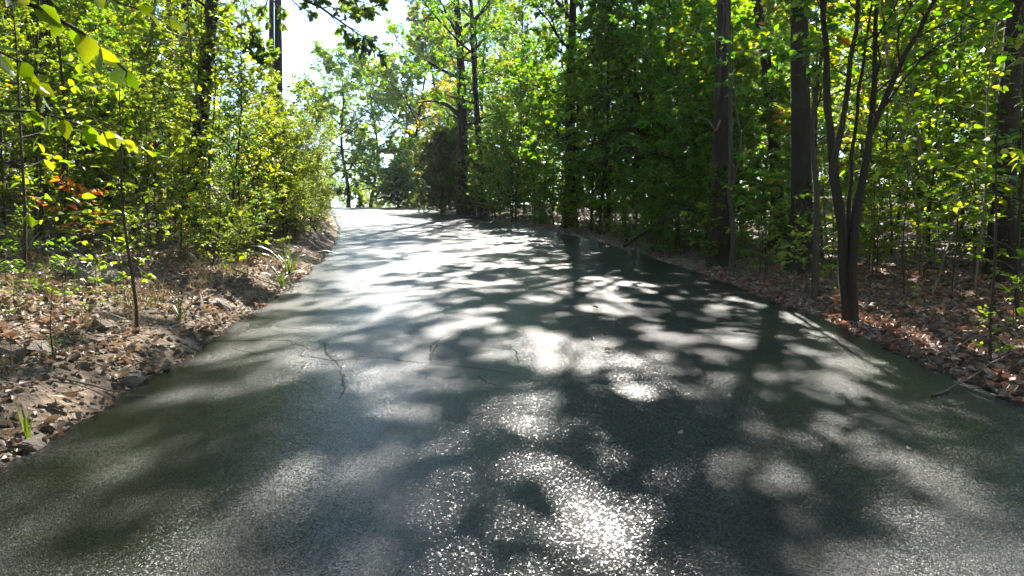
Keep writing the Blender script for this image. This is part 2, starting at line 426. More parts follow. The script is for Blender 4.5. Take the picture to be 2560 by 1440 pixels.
# cracks in the road: raised lips with a dark groove between
def build_cracks():
    k = NT('crack_shadow'); p = k.n('ShaderNodeBsdfPrincipled'); p.inputs['Base Color'].default_value = (.008, .008, .008, 1); p.inputs['Roughness'].default_value = .9
    p.inputs['Specular IOR Level'].default_value = .1
    k.l(p.outputs[0], k.out.inputs[0])
    lines = [[(535, 855), (640, 851), (728, 853), (775, 872), (752, 889), (835, 903), (960, 896), (1080, 910), (1190, 921), (1300, 938)], [(835, 903), (850, 915), (858, 945), (862, 975), (850, 1000)], [(1080, 910), (1076, 890), (1098, 848), (1125, 838), (1200, 806), (1260, 790)], [(812, 854), (818, 888), (835, 903)], [(535, 855), (610, 852), (690, 850), (728, 852), (738, 866)], [(812, 854), (814, 872), (818, 888), (836, 892), (850, 886)], [(752, 890), (790, 895), (835, 903)],
             [(745, 908), (800, 911), (835, 912)], [(772, 907), (760, 920), (752, 934)], [(860, 915), (850, 930), (858, 945), (862, 962)],
             [(1125, 838), (1098, 848), (1075, 868), (1084, 886), (1076, 902)], [(870, 890), (960, 896), (1040, 908), (1120, 915), (1190, 921)], [(940, 850), (1000, 846), (1035, 826)],
             [(1275, 860), (1290, 890), (1296, 908)], [(1190, 940), (1215, 955), (1240, 966)],
             [(640, 820), (700, 818), (780, 826)], [(1300, 680), (1340, 690), (1400, 712)], [(2050, 1040), (2100, 1036), (2210, 1046)],
             [(580, 870), (650, 890), (700, 885)]]
    for ln in lines:
        P = np.array([gpt(u, v, road_z)[:2] for u, v in ln])
        s = np.linspace(0, len(P) - 1, max(6, len(P) * 5)); ii = np.arange(len(P))
        X = np.interp(s, ii, P[:, 0]); Y = np.interp(s, ii, P[:, 1])
        n = len(s)
        X = X + rng.normal(0, .008, n); Y = Y + rng.normal(0, .012, n)
        dx, dy = np.gradient(X), np.gradient(Y); L = np.hypot(dx, dy); nx, ny = -dy / L, dx / L
        w = (.002 + .0045 * rng.random(n)) * (.45 if ln[0][1] > 1150 else 1) * np.sin(np.linspace(.25, np.pi - .25, n)) ** .5
        cols = []
        for off, up in ((-3.2, -.003), (-1.7, .0016), (-1.1, .0016), (0, .001), (1.1, .0016), (1.7, .0016), (3.2, -.003)):
            x, y = X + nx * w * off, Y + ny * w * off
            cols.append(np.stack([x, y, road_z(x, y) + up], -1))
        G = np.stack(cols, 1)
        i = np.arange(n - 1)[:, None] * 7; j = np.arange(6)[None]
        q = np.stack([i + j, i + j + 1, i + j + 8, i + j + 7], -1).reshape(-1, 4)
        mi = np.tile([0, 0, 1, 1, 0, 0], n - 1)
        part('crack', make_mesh('crack', G.reshape(-1, 3), [q], [road.data.materials[0], k.m], matidx=mi), road)
build_cracks()

# ------------------------------------------------------------------ plant generator
def perp_rot(d, ang, az):
    """turn directions d by ang away from themselves, around azimuth az"""
    up = np.array([0, 0, 1.]); a = nrm(np.cross(d, up) + 1e-6); b = np.cross(a, d)
    return nrm(np.cos(ang)[..., None] * d + np.sin(ang)[..., None] * (np.cos(az)[..., None] * a + np.sin(az)[..., None] * b))
def path(r, start, d, L, n, wob, lift):
    """start (m,3), d (m,3), L (m,) -> polylines (m,n,3) that wander and lift (+) or droop (-)"""
    m = len(start); pts = [start]; cur = d
    for i in range(n - 1):
        cur = nrm(cur + r.normal(0, wob, (m, 3)) + np.array([0, 0, lift]))
        pts.append(pts[-1] + cur * (L / (n - 1))[:, None])
    return np.stack(pts, 1)
def along(P, f):
    """point and direction at fraction f (m,k) of polylines P (m,n,3) -> (m,k,3) x2"""
    n = P.shape[1]; x = np.clip(f * (n - 1), 0, n - 1.001); i = x.astype(int); w = (x - i)[..., None]
    m = np.arange(P.shape[0])[:, None]
    return P[m, i] * (1 - w) + P[m, i + 1] * w, nrm(P[m, i + 1] - P[m, i])
def trunk_path(r, Ht, n, lean, wob, power=1.2):
    t = np.linspace(0, 1, n); p = r.uniform(0, 6, 4)
    x = lean[0] * Ht * t ** power + wob * Ht * (np.sin(3 * t + p[0]) - np.sin(p[0]) + .4 * np.sin(9 * t + p[1]) - .4 * np.sin(p[1]))
    y = lean[1] * Ht * t ** power + wob * Ht * (np.sin(3 * t + p[2]) - np.sin(p[2]) + .4 * np.sin(8 * t + p[3]) - .4 * np.sin(p[3]))
    return np.stack([x, y, Ht * t], -1)
def spread(r, wood, P, Rr, c, flat):
    """limbs P -> sub-branches and twigs into wood; returns leaf arrays"""
    m = len(P); ns, nt, k = c['ns'], c['nt'], c['k']
    L = np.linalg.norm(np.diff(P, axis=1), axis=2).sum(1)
    f = .22 + .78 * (np.arange(ns)[None] + r.random((m, ns))) / ns
    S, D = along(P, f)
    side = np.where((np.arange(ns)[None] + r.integers(0, 2, (m, 1))) % 2 == 0, 0., np.pi)
    az = side + r.normal(0, .5 if flat else 1.0, (m, ns))
    D2 = perp_rot(D, r.uniform(.5, 1.1, (m, ns)), az)
    L2 = L[:, None] * c.get('sl', .42) * (1.15 - .6 * f) * r.uniform(.6, 1.2, (m, ns))
    S, D2, L2 = S.reshape(-1, 3), D2.reshape(-1, 3), L2.ravel()
    P2 = path(r, S, D2, L2, 4, .16, c.get('lift', .03))
    r2 = np.repeat(Rr, ns) * .42 * (1.1 - .6 * f.ravel())
    tubes(wood, P2, np.maximum(r2[:, None] * np.linspace(1, .3, 4)[None], .0012), 4)
    tips = [(P2, L2)]
    if nt:
        f = .25 + .75 * (np.arange(nt)[None] + r.random((len(P2), nt))) / nt
        S, D = along(P2, f)
        side = np.where((np.arange(nt)[None] + r.integers(0, 2, (len(P2), 1))) % 2 == 0, 0., np.pi)
        D3 = perp_rot(D, r.uniform(.4, 1.0, f.shape), side + r.normal(0, .45 if flat else .9, f.shape))
        L3 = np.maximum(L2[:, None] * .5 * (1.2 - .6 * f) * r.uniform(.6, 1.2, f.shape), .08)
        P3 = path(r, S.reshape(-1, 3), D3.reshape(-1, 3), L3.ravel(), 3, .15, c.get('lift', .03))
        if c.get('twigs', True):
            tubes(wood, P3, np.maximum(np.repeat(r2, nt)[:, None] * .4 * np.linspace(1, .4, 3)[None], .0009), 3)
        tips = [(P3, L3.ravel()), (P2, L2)]
    out = []
    for P_, L_ in tips:
        kk = k if P_ is tips[0][0] else max(1, k // 3)
        f = c.get('f0', .15) + (1 - c.get('f0', .15)) * (np.arange(kk)[None] + r.random((len(P_), kk))) / kk
        S, D = along(P_, np.minimum(f, .999))
        sg = np.where(np.arange(kk)[None] % 2 == 0, 0., np.pi)
        D = perp_rot(D, r.uniform(.5, 1.15, f.shape), sg + r.normal(0, .4 if flat else .8, f.shape))
        D = D + r.normal(0, .15, D.shape); D[..., 2] -= c.get('droop', .2)
        N = r.normal(0, c.get('tilt', .42), D.shape); N[..., 2] += 1
        sz = c['leaf'] * r.uniform(.6, 1.2, f.shape)
        out.append((S.reshape(-1, 3), D.reshape(-1, 3), N.reshape(-1, 3), sz.ravel()))
    return [np.concatenate(a) for a in zip(*out)]
def gen(seed, Ht, r0, base, cr, nl, c, lean=(0, 0), wob=.012, flat=False, shape='round', sides=9, flare=True, e0=(5, 62), stems=1, top=1.0, power=1.2):
    """-> trunk Geo, twig Geo, leaf arrays"""
    r = np.random.default_rng(seed); tr, wood = Geo(), Geo(); LV = []
    for s in range(stems):
        ln = lean if stems == 1 else (lean[0] + .22 * math.cos(s * 2.4 + seed), lean[1] + .22 * math.sin(s * 2.4 + seed))
        hh = Ht * (1 if s == 0 else r.uniform(.65, .95))
        n = 16 if Ht > 6 else 11
        TP = trunk_path(r, hh, n, ln, wob, power); t = np.linspace(0, 1, n)
        TR = r0 * ((1 - .88 * t) ** .85)
        if flare: TR = TR * (1 + .75 * np.exp(-t * hh / .28))
        TP[0, 2] -= .12
        tubes(tr, TP, TR, sides, 0, .035 if Ht > 6 else .02, r)
        q = (np.arange(nl) + r.random(nl)) / nl
        tt = base + (top - base) * q ** .92
        S, _ = along(TP[None], np.minimum(tt, .985)[None]); S = S[0]
        az = np.arange(nl) * 2.4 + r.normal(0, .4, nl)
        if shape == 'round': pr = .4 + .6 * np.sin(np.pi * (.12 + .8 * q))
        elif shape == 'cone': pr = 1.02 - .9 * q
        else: pr = .75 + .3 * np.sin(np.pi * q) - .25 * q
        L = cr * pr * r.uniform(.7, 1.2, nl)
        el = np.radians(e0[0] + (e0[1] - e0[0]) * q + r.normal(0, 9, nl))
        D = np.stack([np.cos(el) * np.cos(az), np.cos(el) * np.sin(az), np.sin(el)], -1)
        P = path(r, S, D, L, 7, .13, c.get('llift', .02))
        rl = np.minimum(np.interp(tt, t, TR) * .55, .02 + L * .017)
        rl = np.minimum(rl, np.interp(tt, t, TR) * .7)
        tubes(tr, P, np.maximum(rl[:, None] * np.linspace(1, .22, 7)[None], .0015), 6 if Ht > 6 else 4)
        LV.append(spread(r, wood, P, rl, c, flat))
    return tr, wood, [np.concatenate(a) for a in zip(*LV)]
def leafvar(r, n, lo=.0, hi=.93, rare=.01):
    v = r.uniform(lo, hi, n); m = r.random(n) < rare; v[m] = r.uniform(.98, 1.1, m.sum()); return v
class Proto:
    def __init__(s, name, seed, template, leafm, barkm, args, rare=.004, keep=None):
        s.name = name; r = np.random.default_rng(seed + 900)
        tr, wood, lv = gen(seed, **args)
        s.trunk = tr.mesh(name + '_trunk', barkm)
        s.twigs = wood.mesh(name + '_twigs', M_TWIG)
        s.lv = lv
        g = Geo(); leaves(g, *lv, template, leafvar(r, len(lv[0]), rare=rare)); s.crown = g.mesh(name + '_crown', leafm, False)
        s.nleaf = len(lv[0])
    def place(s, name, label, cat, x, y, rz=0., sc=1., group=None, z=None, sink=.03):
        o = thing(name, label, cat, (x, y, (gz(x, y) if z is None else z) - sink), rz, sc, group)
        part('trunk', s.trunk, o); part('branches', s.twigs, o, 'stuff'); part('crown', s.crown, o, 'stuff')
        return o

# -- tall trees
def tall(name, seed, Ht, r0, base, cr, nl, leaf, mat, k=13, ns=8, nt=6, **kw):
    kw.setdefault('e0', (-4, 60))
    return Proto(name, seed, T_FAR, mat, M_BARK, dict(Ht=Ht, r0=r0, base=base, cr=cr, nl=nl, c=dict(ns=ns, nt=nt, k=k, leaf=leaf, twigs=False, droop=.25, tilt=.55), **kw))
TALL = [tall('tall_a', 11, 16, .2, .34, 4.2, 26, .17, M_MID), tall('tall_b', 12, 18, .22, .42, 4.6, 26, .17, M_DARK),
        tall('tall_c', 13, 14, .15, .3, 3.6, 24, .15, M_MID), tall('tall_d', 14, 17, .19, .38, 4.4, 24, .18, M_OAK, e0=(-10, 55)),
        tall('tall_e', 15, 12, .12, .12, 3.3, 30, .15, M_LIT, e0=(0, 60))]
FAR = [tall('far_a', 21, 11, .17, .12, 4.4, 28, .24, M_MID, wob=.03, e0=(0, 60)), tall('far_b', 22, 12, .16, .12, 4.0, 28, .24, M_MID, wob=.03, e0=(0, 65)), tall('far_c', 23, 10, .15, .25, 4.4, 22, .18, M_MID, wob=.03)]
# -- saplings
def sap(name, seed, Ht, r0, cr, nl, leaf, mat, template=T_OVAL, k=7, ns=6, nt=3, base=.08, **kw):
    kw.setdefault('e0', (12, 62)); kw.setdefault('flat', True); kw.setdefault('wob', .02); kw.setdefault('shape', 'even')
    return Proto(name, seed, template, mat, M_TWIG, dict(Ht=Ht, r0=r0, base=base, cr=cr, nl=nl, sides=6, c=dict(ns=ns, nt=nt, k=k, leaf=leaf, droop=.22, tilt=.38, sl=.45), flare=False, **kw))
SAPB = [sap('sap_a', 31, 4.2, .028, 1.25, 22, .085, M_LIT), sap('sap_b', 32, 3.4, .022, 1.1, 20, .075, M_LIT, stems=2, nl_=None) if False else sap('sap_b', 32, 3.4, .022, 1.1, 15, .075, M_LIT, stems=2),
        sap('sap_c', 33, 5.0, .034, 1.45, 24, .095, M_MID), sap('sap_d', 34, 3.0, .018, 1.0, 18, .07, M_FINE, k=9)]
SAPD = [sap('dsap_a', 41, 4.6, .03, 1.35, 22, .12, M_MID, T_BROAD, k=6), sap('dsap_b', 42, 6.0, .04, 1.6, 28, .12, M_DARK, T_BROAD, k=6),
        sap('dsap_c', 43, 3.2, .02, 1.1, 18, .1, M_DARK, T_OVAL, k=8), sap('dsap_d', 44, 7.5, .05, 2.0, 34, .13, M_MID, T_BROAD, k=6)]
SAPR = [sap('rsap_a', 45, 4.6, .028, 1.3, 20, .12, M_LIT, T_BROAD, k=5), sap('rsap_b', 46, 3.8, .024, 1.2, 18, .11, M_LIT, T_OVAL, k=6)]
FINE = [sap('fine_a', 51, 2.8, .016, .95, 26, .055, M_FINE, k=10, ns=6, nt=3, base=.04, stems=2), sap('fine_b', 52, 2.2, .014, .85, 24, .05, M_FINE, k=10, ns=6, nt=3, base=.04, stems=2)]
PLANT = [sap('plant_a', 61, .7, .006, .34, 9, .075, M_LIT, k=3, ns=3, nt=0, base=.25), sap('plant_b', 62, .45, .005, .28, 8, .06, M_MID, k=3, ns=3, nt=0, base=.2),
         sap('plant_c', 63, 1.1, .008, .42, 12, .07, M_LIT, k=4, ns=4, nt=0, base=.2), sap('plant_d', 64, .55, .006, .35, 9, .08, M_DARK, T_BROAD, k=3, ns=3, nt=0, base=.2)]
YEL = tall('yellow', 71, 8, .08, .2, 2.6, 20, .13, M_YEL, k=7, ns=6, nt=4)
print('leaf counts', [(p.name, p.nleaf) for p in TALL + FAR + SAPB + SAPD + FINE + PLANT])

R = random.Random(5)
TRACE = []
def free_gap(x, y, rad):
    """keep the opening above the road clear"""
    return not (-.30 * y - rad * .5 < x < -.15 * y + rad * .5)

# ------------------------------------------------------------------ trees one can single out
def custom_tree(name, label, cat, u, v, dist, spec, template, leafm, barkm=M_BARK, xy=None, rz=0, extra=None):
    if xy is None:
        p = at(u, v, dist); xy = (p[0], p[1])
    pr = Proto(name, spec.pop('seed'), template, leafm, barkm, spec)
    return pr.place(name, label, cat, xy[0], xy[1], rz)
C_CL = dict(ns=7, nt=7, k=11, leaf=.16, twigs=False, droop=.25, tilt=.55, f0=.2, sl=.31)
C_TALL = dict(ns=7, nt=5, k=9, leaf=.16, twigs=False, droop=.25, tilt=.55)
C_OAK = dict(ns=7, nt=5, k=9, leaf=.15, twigs=True, droop=.25, tilt=.6, f0=.45)
def tallspec(seed, Ht, r0, base, cr, nl, c=C_TALL, **kw):
    d = dict(e0=(14, 60), seed=seed, Ht=Ht, r0=r0, base=base, cr=cr, nl=nl, c=c, sides=12); d.update(kw); return d
custom_tree('forest_tree', 'straight dark trunk close to the upper road edge, first trunk right of the cedars', 'tree', 1425, 596, 25.2, tallspec(101, 16, .185, .12, 3.2, 23, dict(C_TALL, k=12), top=.8, wob=.006), T_FAR, M_MID)
custom_tree('forest_tree', 'dark trunk hung with a pale vine stem, close to the right road edge', 'tree', 1800, 660, 13.6, tallspec(102, 15, .155, .5, 5.0, 17, C_CL, wob=.006), T_FAR, M_MID)
custom_tree('forest_tree', 'thickest straight trunk with furrowed bark, just left of the many-stemmed tree', 'tree', 2003, 690, 12.4, tallspec(103, 18, .165, .24, 4.6, 14, wob=.004), T_FAR, M_DARK)
custom_tree('forest_tree', 'dark trunk rising from the sunlit leaf litter at the right', 'tree', 2505, 720, 10.9, tallspec(104, 16, .15, .36, 4.2, 14, wob=.008), T_FAR, M_MID)
custom_tree('oak_tree', 'front trunk of the twin pair of tall bare trunks beside the sky gap', 'tree', 694, 330, 29.0, tallspec(105, 17, .185, .5, 3.2, 13, C_OAK, wob=.006, lean=(.012, 0), e0=(-15, 50)), T_FAR, M_OAK)
custom_tree('oak_tree', 'rear and thinner trunk of the twin pair beside the sky gap', 'tree', 673, 330, 30.5, tallspec(106, 17, .14, .55, 2.8, 10, C_OAK, wob=.006, lean=(.01, 0), e0=(-15, 50)), T_FAR, M_OAK)
custom_tree('oak_tree', 'pale grey trunk against the sky above the left thicket', 'tree', 431, 300, 22.0, tallspec(107, 17, .125, .55, 3.0, 11, C_OAK, wob=.004), T_FAR, M_OAK, M_BARK2)
custom_tree('oak_tree', 'leaning dark trunk right of the pale grey trunk above the left thicket', 'tree', 452, 300, 20.5, tallspec(108, 18, .17, .55, 3.2, 12, C_OAK, wob=.006, lean=(.03, 0)), T_FAR, M_OAK)
custom_tree('forest_tree', 'dark trunk half hidden behind the left thicket, near the overhanging leaves', 'tree', 125, 400, 15.0, tallspec(109, 14, .15, .5, 3., 12, C_OAK, wob=.006), T_FAR, M_MID)
custom_tree('forest_tree', 'leaning tree with a bare dead limb, behind the cedar', 'tree', 1165, 420, 37.0, tallspec(110, 15, .3, .26, 3.7, 20, dict(C_TALL, k=12), lean=(-.07, 0), wob=.008), T_FAR, M_MID)
custom_tree('forest_tree', 'slim curved trunk just right of the leaning tree behind the cedar', 'tree', 1205, 420, 34.0, tallspec(111, 15, .16, .28, 4.0, 18, dict(C_TALL, k=12), lean=(-.045, 0), wob=.008), T_FAR, M_MID)

# trees beyond the crest of the road
for i, (u, dist, p, s, lab) in enumerate([(870, 62, 0, 1.0, 'pale hazy oak straight ahead beyond the crest of the road'), (925, 68, 1, 1.05, 'crooked many-limbed oak beyond the crest, right of the hazy one'),
                                          (1045, 66, 0, 1.2, 'tall hazy tree beyond the crest above the dark round bush'), (800, 72, 2, .95, 'small spreading oak beyond the crest at the left end of the road'),
                                          (1075, 72, 1, 1.5, 'tall hazy tree beyond the crest behind the cedar')]):
    q = at(u, 500, dist); FAR[p].place('oak_tree', lab, 'tree', q[0], q[1], R.uniform(0, 6), s)
for i in range(16):
    q = at(R.uniform(640, 1250), 500, R.uniform(80, 112))
    FAR[i % 3].place('distant_tree', 'hazy distant tree in the wood far beyond the crest', 'tree', q[0], q[1], R.uniform(0, 6), R.uniform(.55, .8), 'distant trees beyond the crest')
q = at(885, 480, 57)
bush = sap('bush', 81, 1.6, .03, 1.1, 30, .1, M_DARK, k=8, ns=6, nt=2, base=.05, stems=3)
q = at(995, 500, 50.5); bush.place('round_bush', 'dark rounded bush where the road meets the crest', 'bush', q[0], q[1] , 0, 1.55)
q = at(815, 500, 56)
redb = sap('redbush', 82, 1.2, .02, .9, 20, .1, M_REDL, k=6, ns=5, nt=2, base=.05, stems=3)
redb.place('rusty_bush', 'low reddish bush at the left end of the road crest', 'bush', q[0] - .6, q[1], 0, 1.2)
YEL.place('young_tree', 'young tree with clear yellow leaves beside the leaning tree', 'tree', *at(1125, 300, 44)[:2], 0, .85)

# ------------------------------------------------------------------ cedar
def cedar(seed, Ht, cr):
    r = np.random.default_rng(seed); tr, wood = Geo(), Geo()
    TP = trunk_path(r, Ht, 12, (.01, 0), .006); t = np.linspace(0, 1, 12)
    tubes(tr, TP, .03 * Ht * (1 - .95 * t) * .8, 8, 0, .03, r)
    nl = 130; q = (np.arange(nl) + r.random(nl)) / nl
    S, _ = along(TP[None], (.03 + .95 * q)[None]); S = S[0]
    az = np.arange(nl) * 2.4 + r.normal(0, .3, nl); L = cr * (1.02 - q ** 1.7) * r.uniform(.45, 1.35, nl)
    el = np.radians(12 + 45 * q + r.normal(0, 8, nl))
    D = np.stack([np.cos(el) * np.cos(az), np.cos(el) * np.sin(az), np.sin(el)], -1)
    P = path(r, S, D, L, 6, .1, .07)
    tubes(wood, P, np.maximum(.012 * L[:, None] * np.linspace(1, .2, 6)[None], .002), 4)
    lv = spread(r, wood, P, .012 * L, dict(ns=10, nt=4, k=9, leaf=.16, twigs=False, droop=-.25, tilt=.8, lift=.09, sl=.34), False)
    g = Geo(); leaves(g, *lv, (T_NEEDLE[0] * np.array([3, 1, 1]), T_NEEDLE[1]), leafvar(r, len(lv[0]), hi=.95, rare=0)); 
    return tr.mesh('cedar_trunk', M_BARK), wood.mesh('cedar_twigs', M_TWIG), g.mesh('cedar_crown', M_CED, False)
ced = cedar(91, 4.6, 2.3)
def place_cedar(x, y, rz, s, label):
    o = thing('cedar_tree', label, 'tree', (x, y, gz(x, y) - .05), rz, s)
    part('trunk', ced[0], o); part('branches', ced[1], o, 'stuff'); part('crown', ced[2], o, 'stuff')
q = at(1095, 520, 39); place_cedar(q[0] + .2, q[1], 0, .95, 'feathery cedar at the right road edge below the crest')
q = at(1190, 530, 37); place_cedar(q[0] + .3, q[1], 2, .7, 'dark bushy cedar right in front of the feathery one at the road edge')
q = at(270, 500, 14); place_cedar(q[0], q[1], 1, .5, 'small feathery cedar inside the left thicket')

# ------------------------------------------------------------------ many-stemmed tree and slim stems at the right
def stem_thing(name, label, cat, base, paths, leafc, leafm, template, seed, barkm=M_TWIG, sides=8, spray_from=.35, nl=7, ll=.9):
    """paths: list of (points (n,3) absolute, r0); side branches with leaves along each stem"""
    r = np.random.default_rng(seed); o = thing(name, label, cat, base); b = np.array(base)
    LV = []; wood = Geo()
    for pts, r0 in paths:
        pts = np.asarray(pts, dtype=float) - b
        s = np.linspace(0, len(pts) - 1, 18); ii = np.arange(len(pts))
        P = np.stack([np.interp(s, ii, pts[:, k]) for k in range(3)], -1)
        ker = np.array([.25, .5, .25])
        for k in range(3): P[1:-1, k] = np.convolve(P[:, k], ker, 'valid')
        P[1:-1] += r.normal(0, .008, (16, 3))
        g = Geo(); tubes(g, P, r0 * np.linspace(1, .3, 18), sides, 0, .05, r)
        part('stem', g.mesh('stem', barkm), o)
        if nl:
            f = (spray_from + (1 - spray_from) * (np.arange(nl) + r.random(nl)) / nl)[None]
            S, D = along(P[None], np.minimum(f, .99)); az = r.uniform(0, 6.28, nl)
            D = nrm(D[0] * .5 + np.stack([np.cos(az), np.sin(az), np.full(nl, .1)], -1))
            L = ll * r.uniform(.6, 1.3, nl)
            Q = path(r, S[0], D, L, 5, .15, .0); rr = np.full(nl, .2 * r0 + .002)
            tubes(wood, Q, rr[:, None] * np.linspace(1, .3, 5)[None], 4)
            LV.append(spread(r, wood, Q, rr, leafc, True))
    if nl:
        lv = [np.concatenate(a) for a in zip(*LV)]
        g = Geo(); leaves(g, *lv, template, leafvar(r, len(lv[0])))
        part('branches', wood.mesh('twigs', M_TWIG), o, 'stuff'); part('crown', g.mesh('crown', leafm, False), o, 'stuff')
    return o
b = gpt(2122, 805); bx, by, bz = b
def pp(u, v, d): return at(u, v, d)
C_STEM = dict(ns=5, nt=1, k=5, leaf=.1, droop=.25, tilt=.45, sl=.5)
ms = [([(bx - .02, by, bz - .1), pp(2110, 640, by), pp(2095, 480, by), pp(2070, 300, by + .2), pp(2062, 100, by + .3), pp(2058, -150, by + .5), pp(2050, -500, by + .7)], .062),
      ([(bx, by + .05, bz - .1), pp(2112, 650, by), pp(2080, 430, by - .1), pp(2098, 350, by), pp(2125, 180, by), pp(2150, 0, by), pp(2175, -250, by - .2)], .05),
      ([(bx + .03, by, bz - .1), pp(2125, 660, by), pp(2135, 520, by + .1), pp(2168, 400, by + .1), pp(2186, 240, by), pp(2190, 60, by), pp(2205, -200, by)], .055),
      ([(bx + .05, by - .03, bz - .1), pp(2130, 640, by - .1), pp(2150, 480, by - .2), pp(2185, 300, by - .3), pp(2250, 160, by - .4), pp(2330, 20, by - .5), pp(2420, -150, by - .7)], .05),
      ([(bx + .0, by + .08, bz - .1), pp(2118, 600, by + .3), pp(2130, 400, by + .4), pp(2148, 220, by + .5), pp(2175, 40, by + .5), pp(2210, -160, by + .6)], .03),
      ([pp(2186, 290, by - .3), pp(2230, 240, by - .3), pp(2320, 130, by - .2), pp(2460, 40, by)], .018)]
stem_thing('multi_stemmed_tree', 'small tree of many dark stems fanning up from one foot at the right road edge', 'tree', (bx, by, bz), ms, C_STEM, M_MID, T_BROAD, 201, M_BARK, spray_from=.62, nl=6)
b = gpt(2030, 752); stem_thing('slim_tree', 'slim leaning stem just left of the many-stemmed tree', 'tree', b, [([(b[0], b[1], b[2] - .1), pp(2042, 600, b[1]), pp(2038, 450, b[1]), pp(2030, 300, b[1]), pp(2060, 130, b[1] - .2), pp(2070, -200, b[1] - .3)], .045)], C_STEM, M_MID, T_BROAD, 202, M_BARK2, spray_from=.6)
b = gpt(1828, 690); stem_thing('slim_tree', 'pale slender stem standing against the vine-hung trunk', 'tree', b, [([(b[0], b[1], b[2] - .1), pp(1832, 560, b[1]), pp(1822, 400, b[1]), pp(1830, 250, b[1]), pp(1815, 0, b[1] + .2), pp(1812, -300, b[1] + .4)], .05), ([pp(1830, 470, b[1]), pp(1855, 360, b[1]), pp(1835, 250, b[1] + .2), pp(1830, 60, b[1] + .2)], .025)], C_STEM, M_DARK, T_BROAD, 203, M_BARK2, spray_from=.6)

# vine and dead limb as parts of their trees
def extra_part(o, name, pts, r0, mat):
    b = np.array(o.location); P = np.asarray(pts, dtype=float) - b
    s = np.linspace(0, len(P) - 1, 12); ii = np.arange(len(P)); P = np.stack([np.interp(s, ii, P[:, k]) for k in range(3)], -1)
    g = Geo(); tubes(g, P, r0 * np.linspace(1, .25, 12), 7, 0, .06, rng); return part(name, g.mesh(name, mat), o)
SPARSE = [tall('airy_a', 16, 15, .16, .42, 3.4, 15, .16, M_MID, k=9), tall('airy_b', 17, 17, .18, .5, 3.8, 15, .16, M_MID, k=9), tall('airy_c', 18, 13, .12, .4, 3.0, 14, .15, M_LIT, k=9)]
T = {o['label']: o for o in bpy.data.objects if o.get('label')}
extra_part(T['leaning tree with a bare dead limb, behind the cedar'], 'dead_limb', [pp(1150, 290, 37), pp(1120, 262, 36.8), pp(1085, 252, 36.5), pp(1045, 256, 36.3)], .13, M_BARK)
vt = T['dark trunk hung with a pale vine stem, close to the right road edge']
extra_part(vt, 'vine_stem', [pp(1800, 300, 13.3), pp(1790, 330, 13.2), pp(1770, 300, 13.2), pp(1748, 292, 13.1), pp(1740, 300, 13.1)], .02, M_DEAD)
extra_part(vt, 'vine_stem', [pp(1795, 250, 13.4), pp(1810, 60, 13.4), pp(1806, -100, 13.4)], .025, M_BARK2)

# ------------------------------------------------------------------ the forest
def scatter(n, ys, offs, side, mind, used, keep=None):
    out = []
    for _ in range(n * 40):
        if len(out) >= n: break
        y = R.uniform(*ys); d = R.uniform(*offs)
        x = float(xl(y)) - d if side < 0 else float(xr(y)) + d
        if keep and not keep(x, y): continue
        if all((x - a) ** 2 + (y - b_) ** 2 > mind ** 2 for a, b_ in used):
            used.append((x, y)); out.append((x, y))
    return out
used = [(o.location.x, o.location.y) for o in bpy.data.objects if o.get('category') == 'tree']
def gapk(x, y): return y < 0 or not (-.29 * y - 2 < x < -.15 * y + 2)
def wood(n, ys, offs, side, label, group, protos, mind, scs=(.85, 1.15), keep=gapk, name='forest_tree'):
    for i, (x, y) in enumerate(scatter(n, ys, offs, side, mind, used, keep)):
        protos[i % len(protos)].place(name, label, 'tree', x, y, R.uniform(0, 6.28), R.uniform(*scs), group)
CANOPY = [Proto('canopy_a', 24, T_FAR, M_MID, M_BARK, dict(Ht=15, r0=.15, base=.52, cr=4.4, nl=18, c=C_CL, e0=(0, 50), lean=(-.34, 0), power=2.4)), Proto('canopy_b', 25, T_FAR, M_DARK, M_BARK, dict(Ht=16, r0=.17, base=.5, cr=4.6, nl=18, c=C_CL, e0=(0, 50), lean=(-.36, .02), power=2.2))]
for i, (x, y, l) in enumerate([(5.9, 17.2, 'tall tree just behind the road edge between the vine-hung trunk and the upper right bend'), (5.4, 20.6, 'tall straight tree at the road edge left of the thick dead branch'), (4.9, 25.2, 'tall tree just right of the first straight trunk past the cedars')]):
    CANOPY[i % 2].place('forest_tree', l, 'tree', x, y, R.uniform(-.25, .25), R.uniform(.95, 1.1)); used.append((x, y))
Proto('canopy_d', 27, T_FAR, M_MID, M_BARK, dict(Ht=15, r0=.15, base=.52, cr=4.4, nl=20, c=dict(C_CL, k=12), e0=(0, 50), lean=(-.5, 0), power=2.0)).place('forest_tree', 'tall tree on the upper right edge whose crown leans far out over the road', 'tree', 4.3, 22.9); used.append((4.3, 22.9))
for i, (x, y) in enumerate([(-6.2, 5.5), (-7.5, 9.5), (5.6, 4.0), (8.2, 6.5), (5.4, .5), (-5.8, .8), (4.6, -3.5), (-4.8, -4)]):
    TALL[i % 2].place('forest_tree', 'tall tree whose crown roofs the road above the view', 'tree', x, y, 1.1 * i, 1.0, 'trees roofing the road above the view'); used.append((x, y))
wood(3, (28, 42), (5, 9), 1, 'tall leafy tree in the wood close to the right road edge', 'tall trees near the right road edge', SPARSE, 3.6)
wood(8, (16, 50), (9, 26), 1, 'tall leafy tree deep in the wood to the right', 'tall trees deep in the right wood', SPARSE + [TALL[4]], 3.8)
wood(36, (14, 80), (22, 50), 1, 'distant leafy tree at the back of the right wood', 'trees at the back of the right wood', [TALL[4], TALL[2], TALL[4]], 3.2, (.7, 1.1))
wood(16, (44, 80), (3, 24), 1, 'leafy tree in the wood beyond the cedar', 'trees beyond the cedar', [TALL[4], TALL[2], TALL[0]], 3., (.7, 1.1))
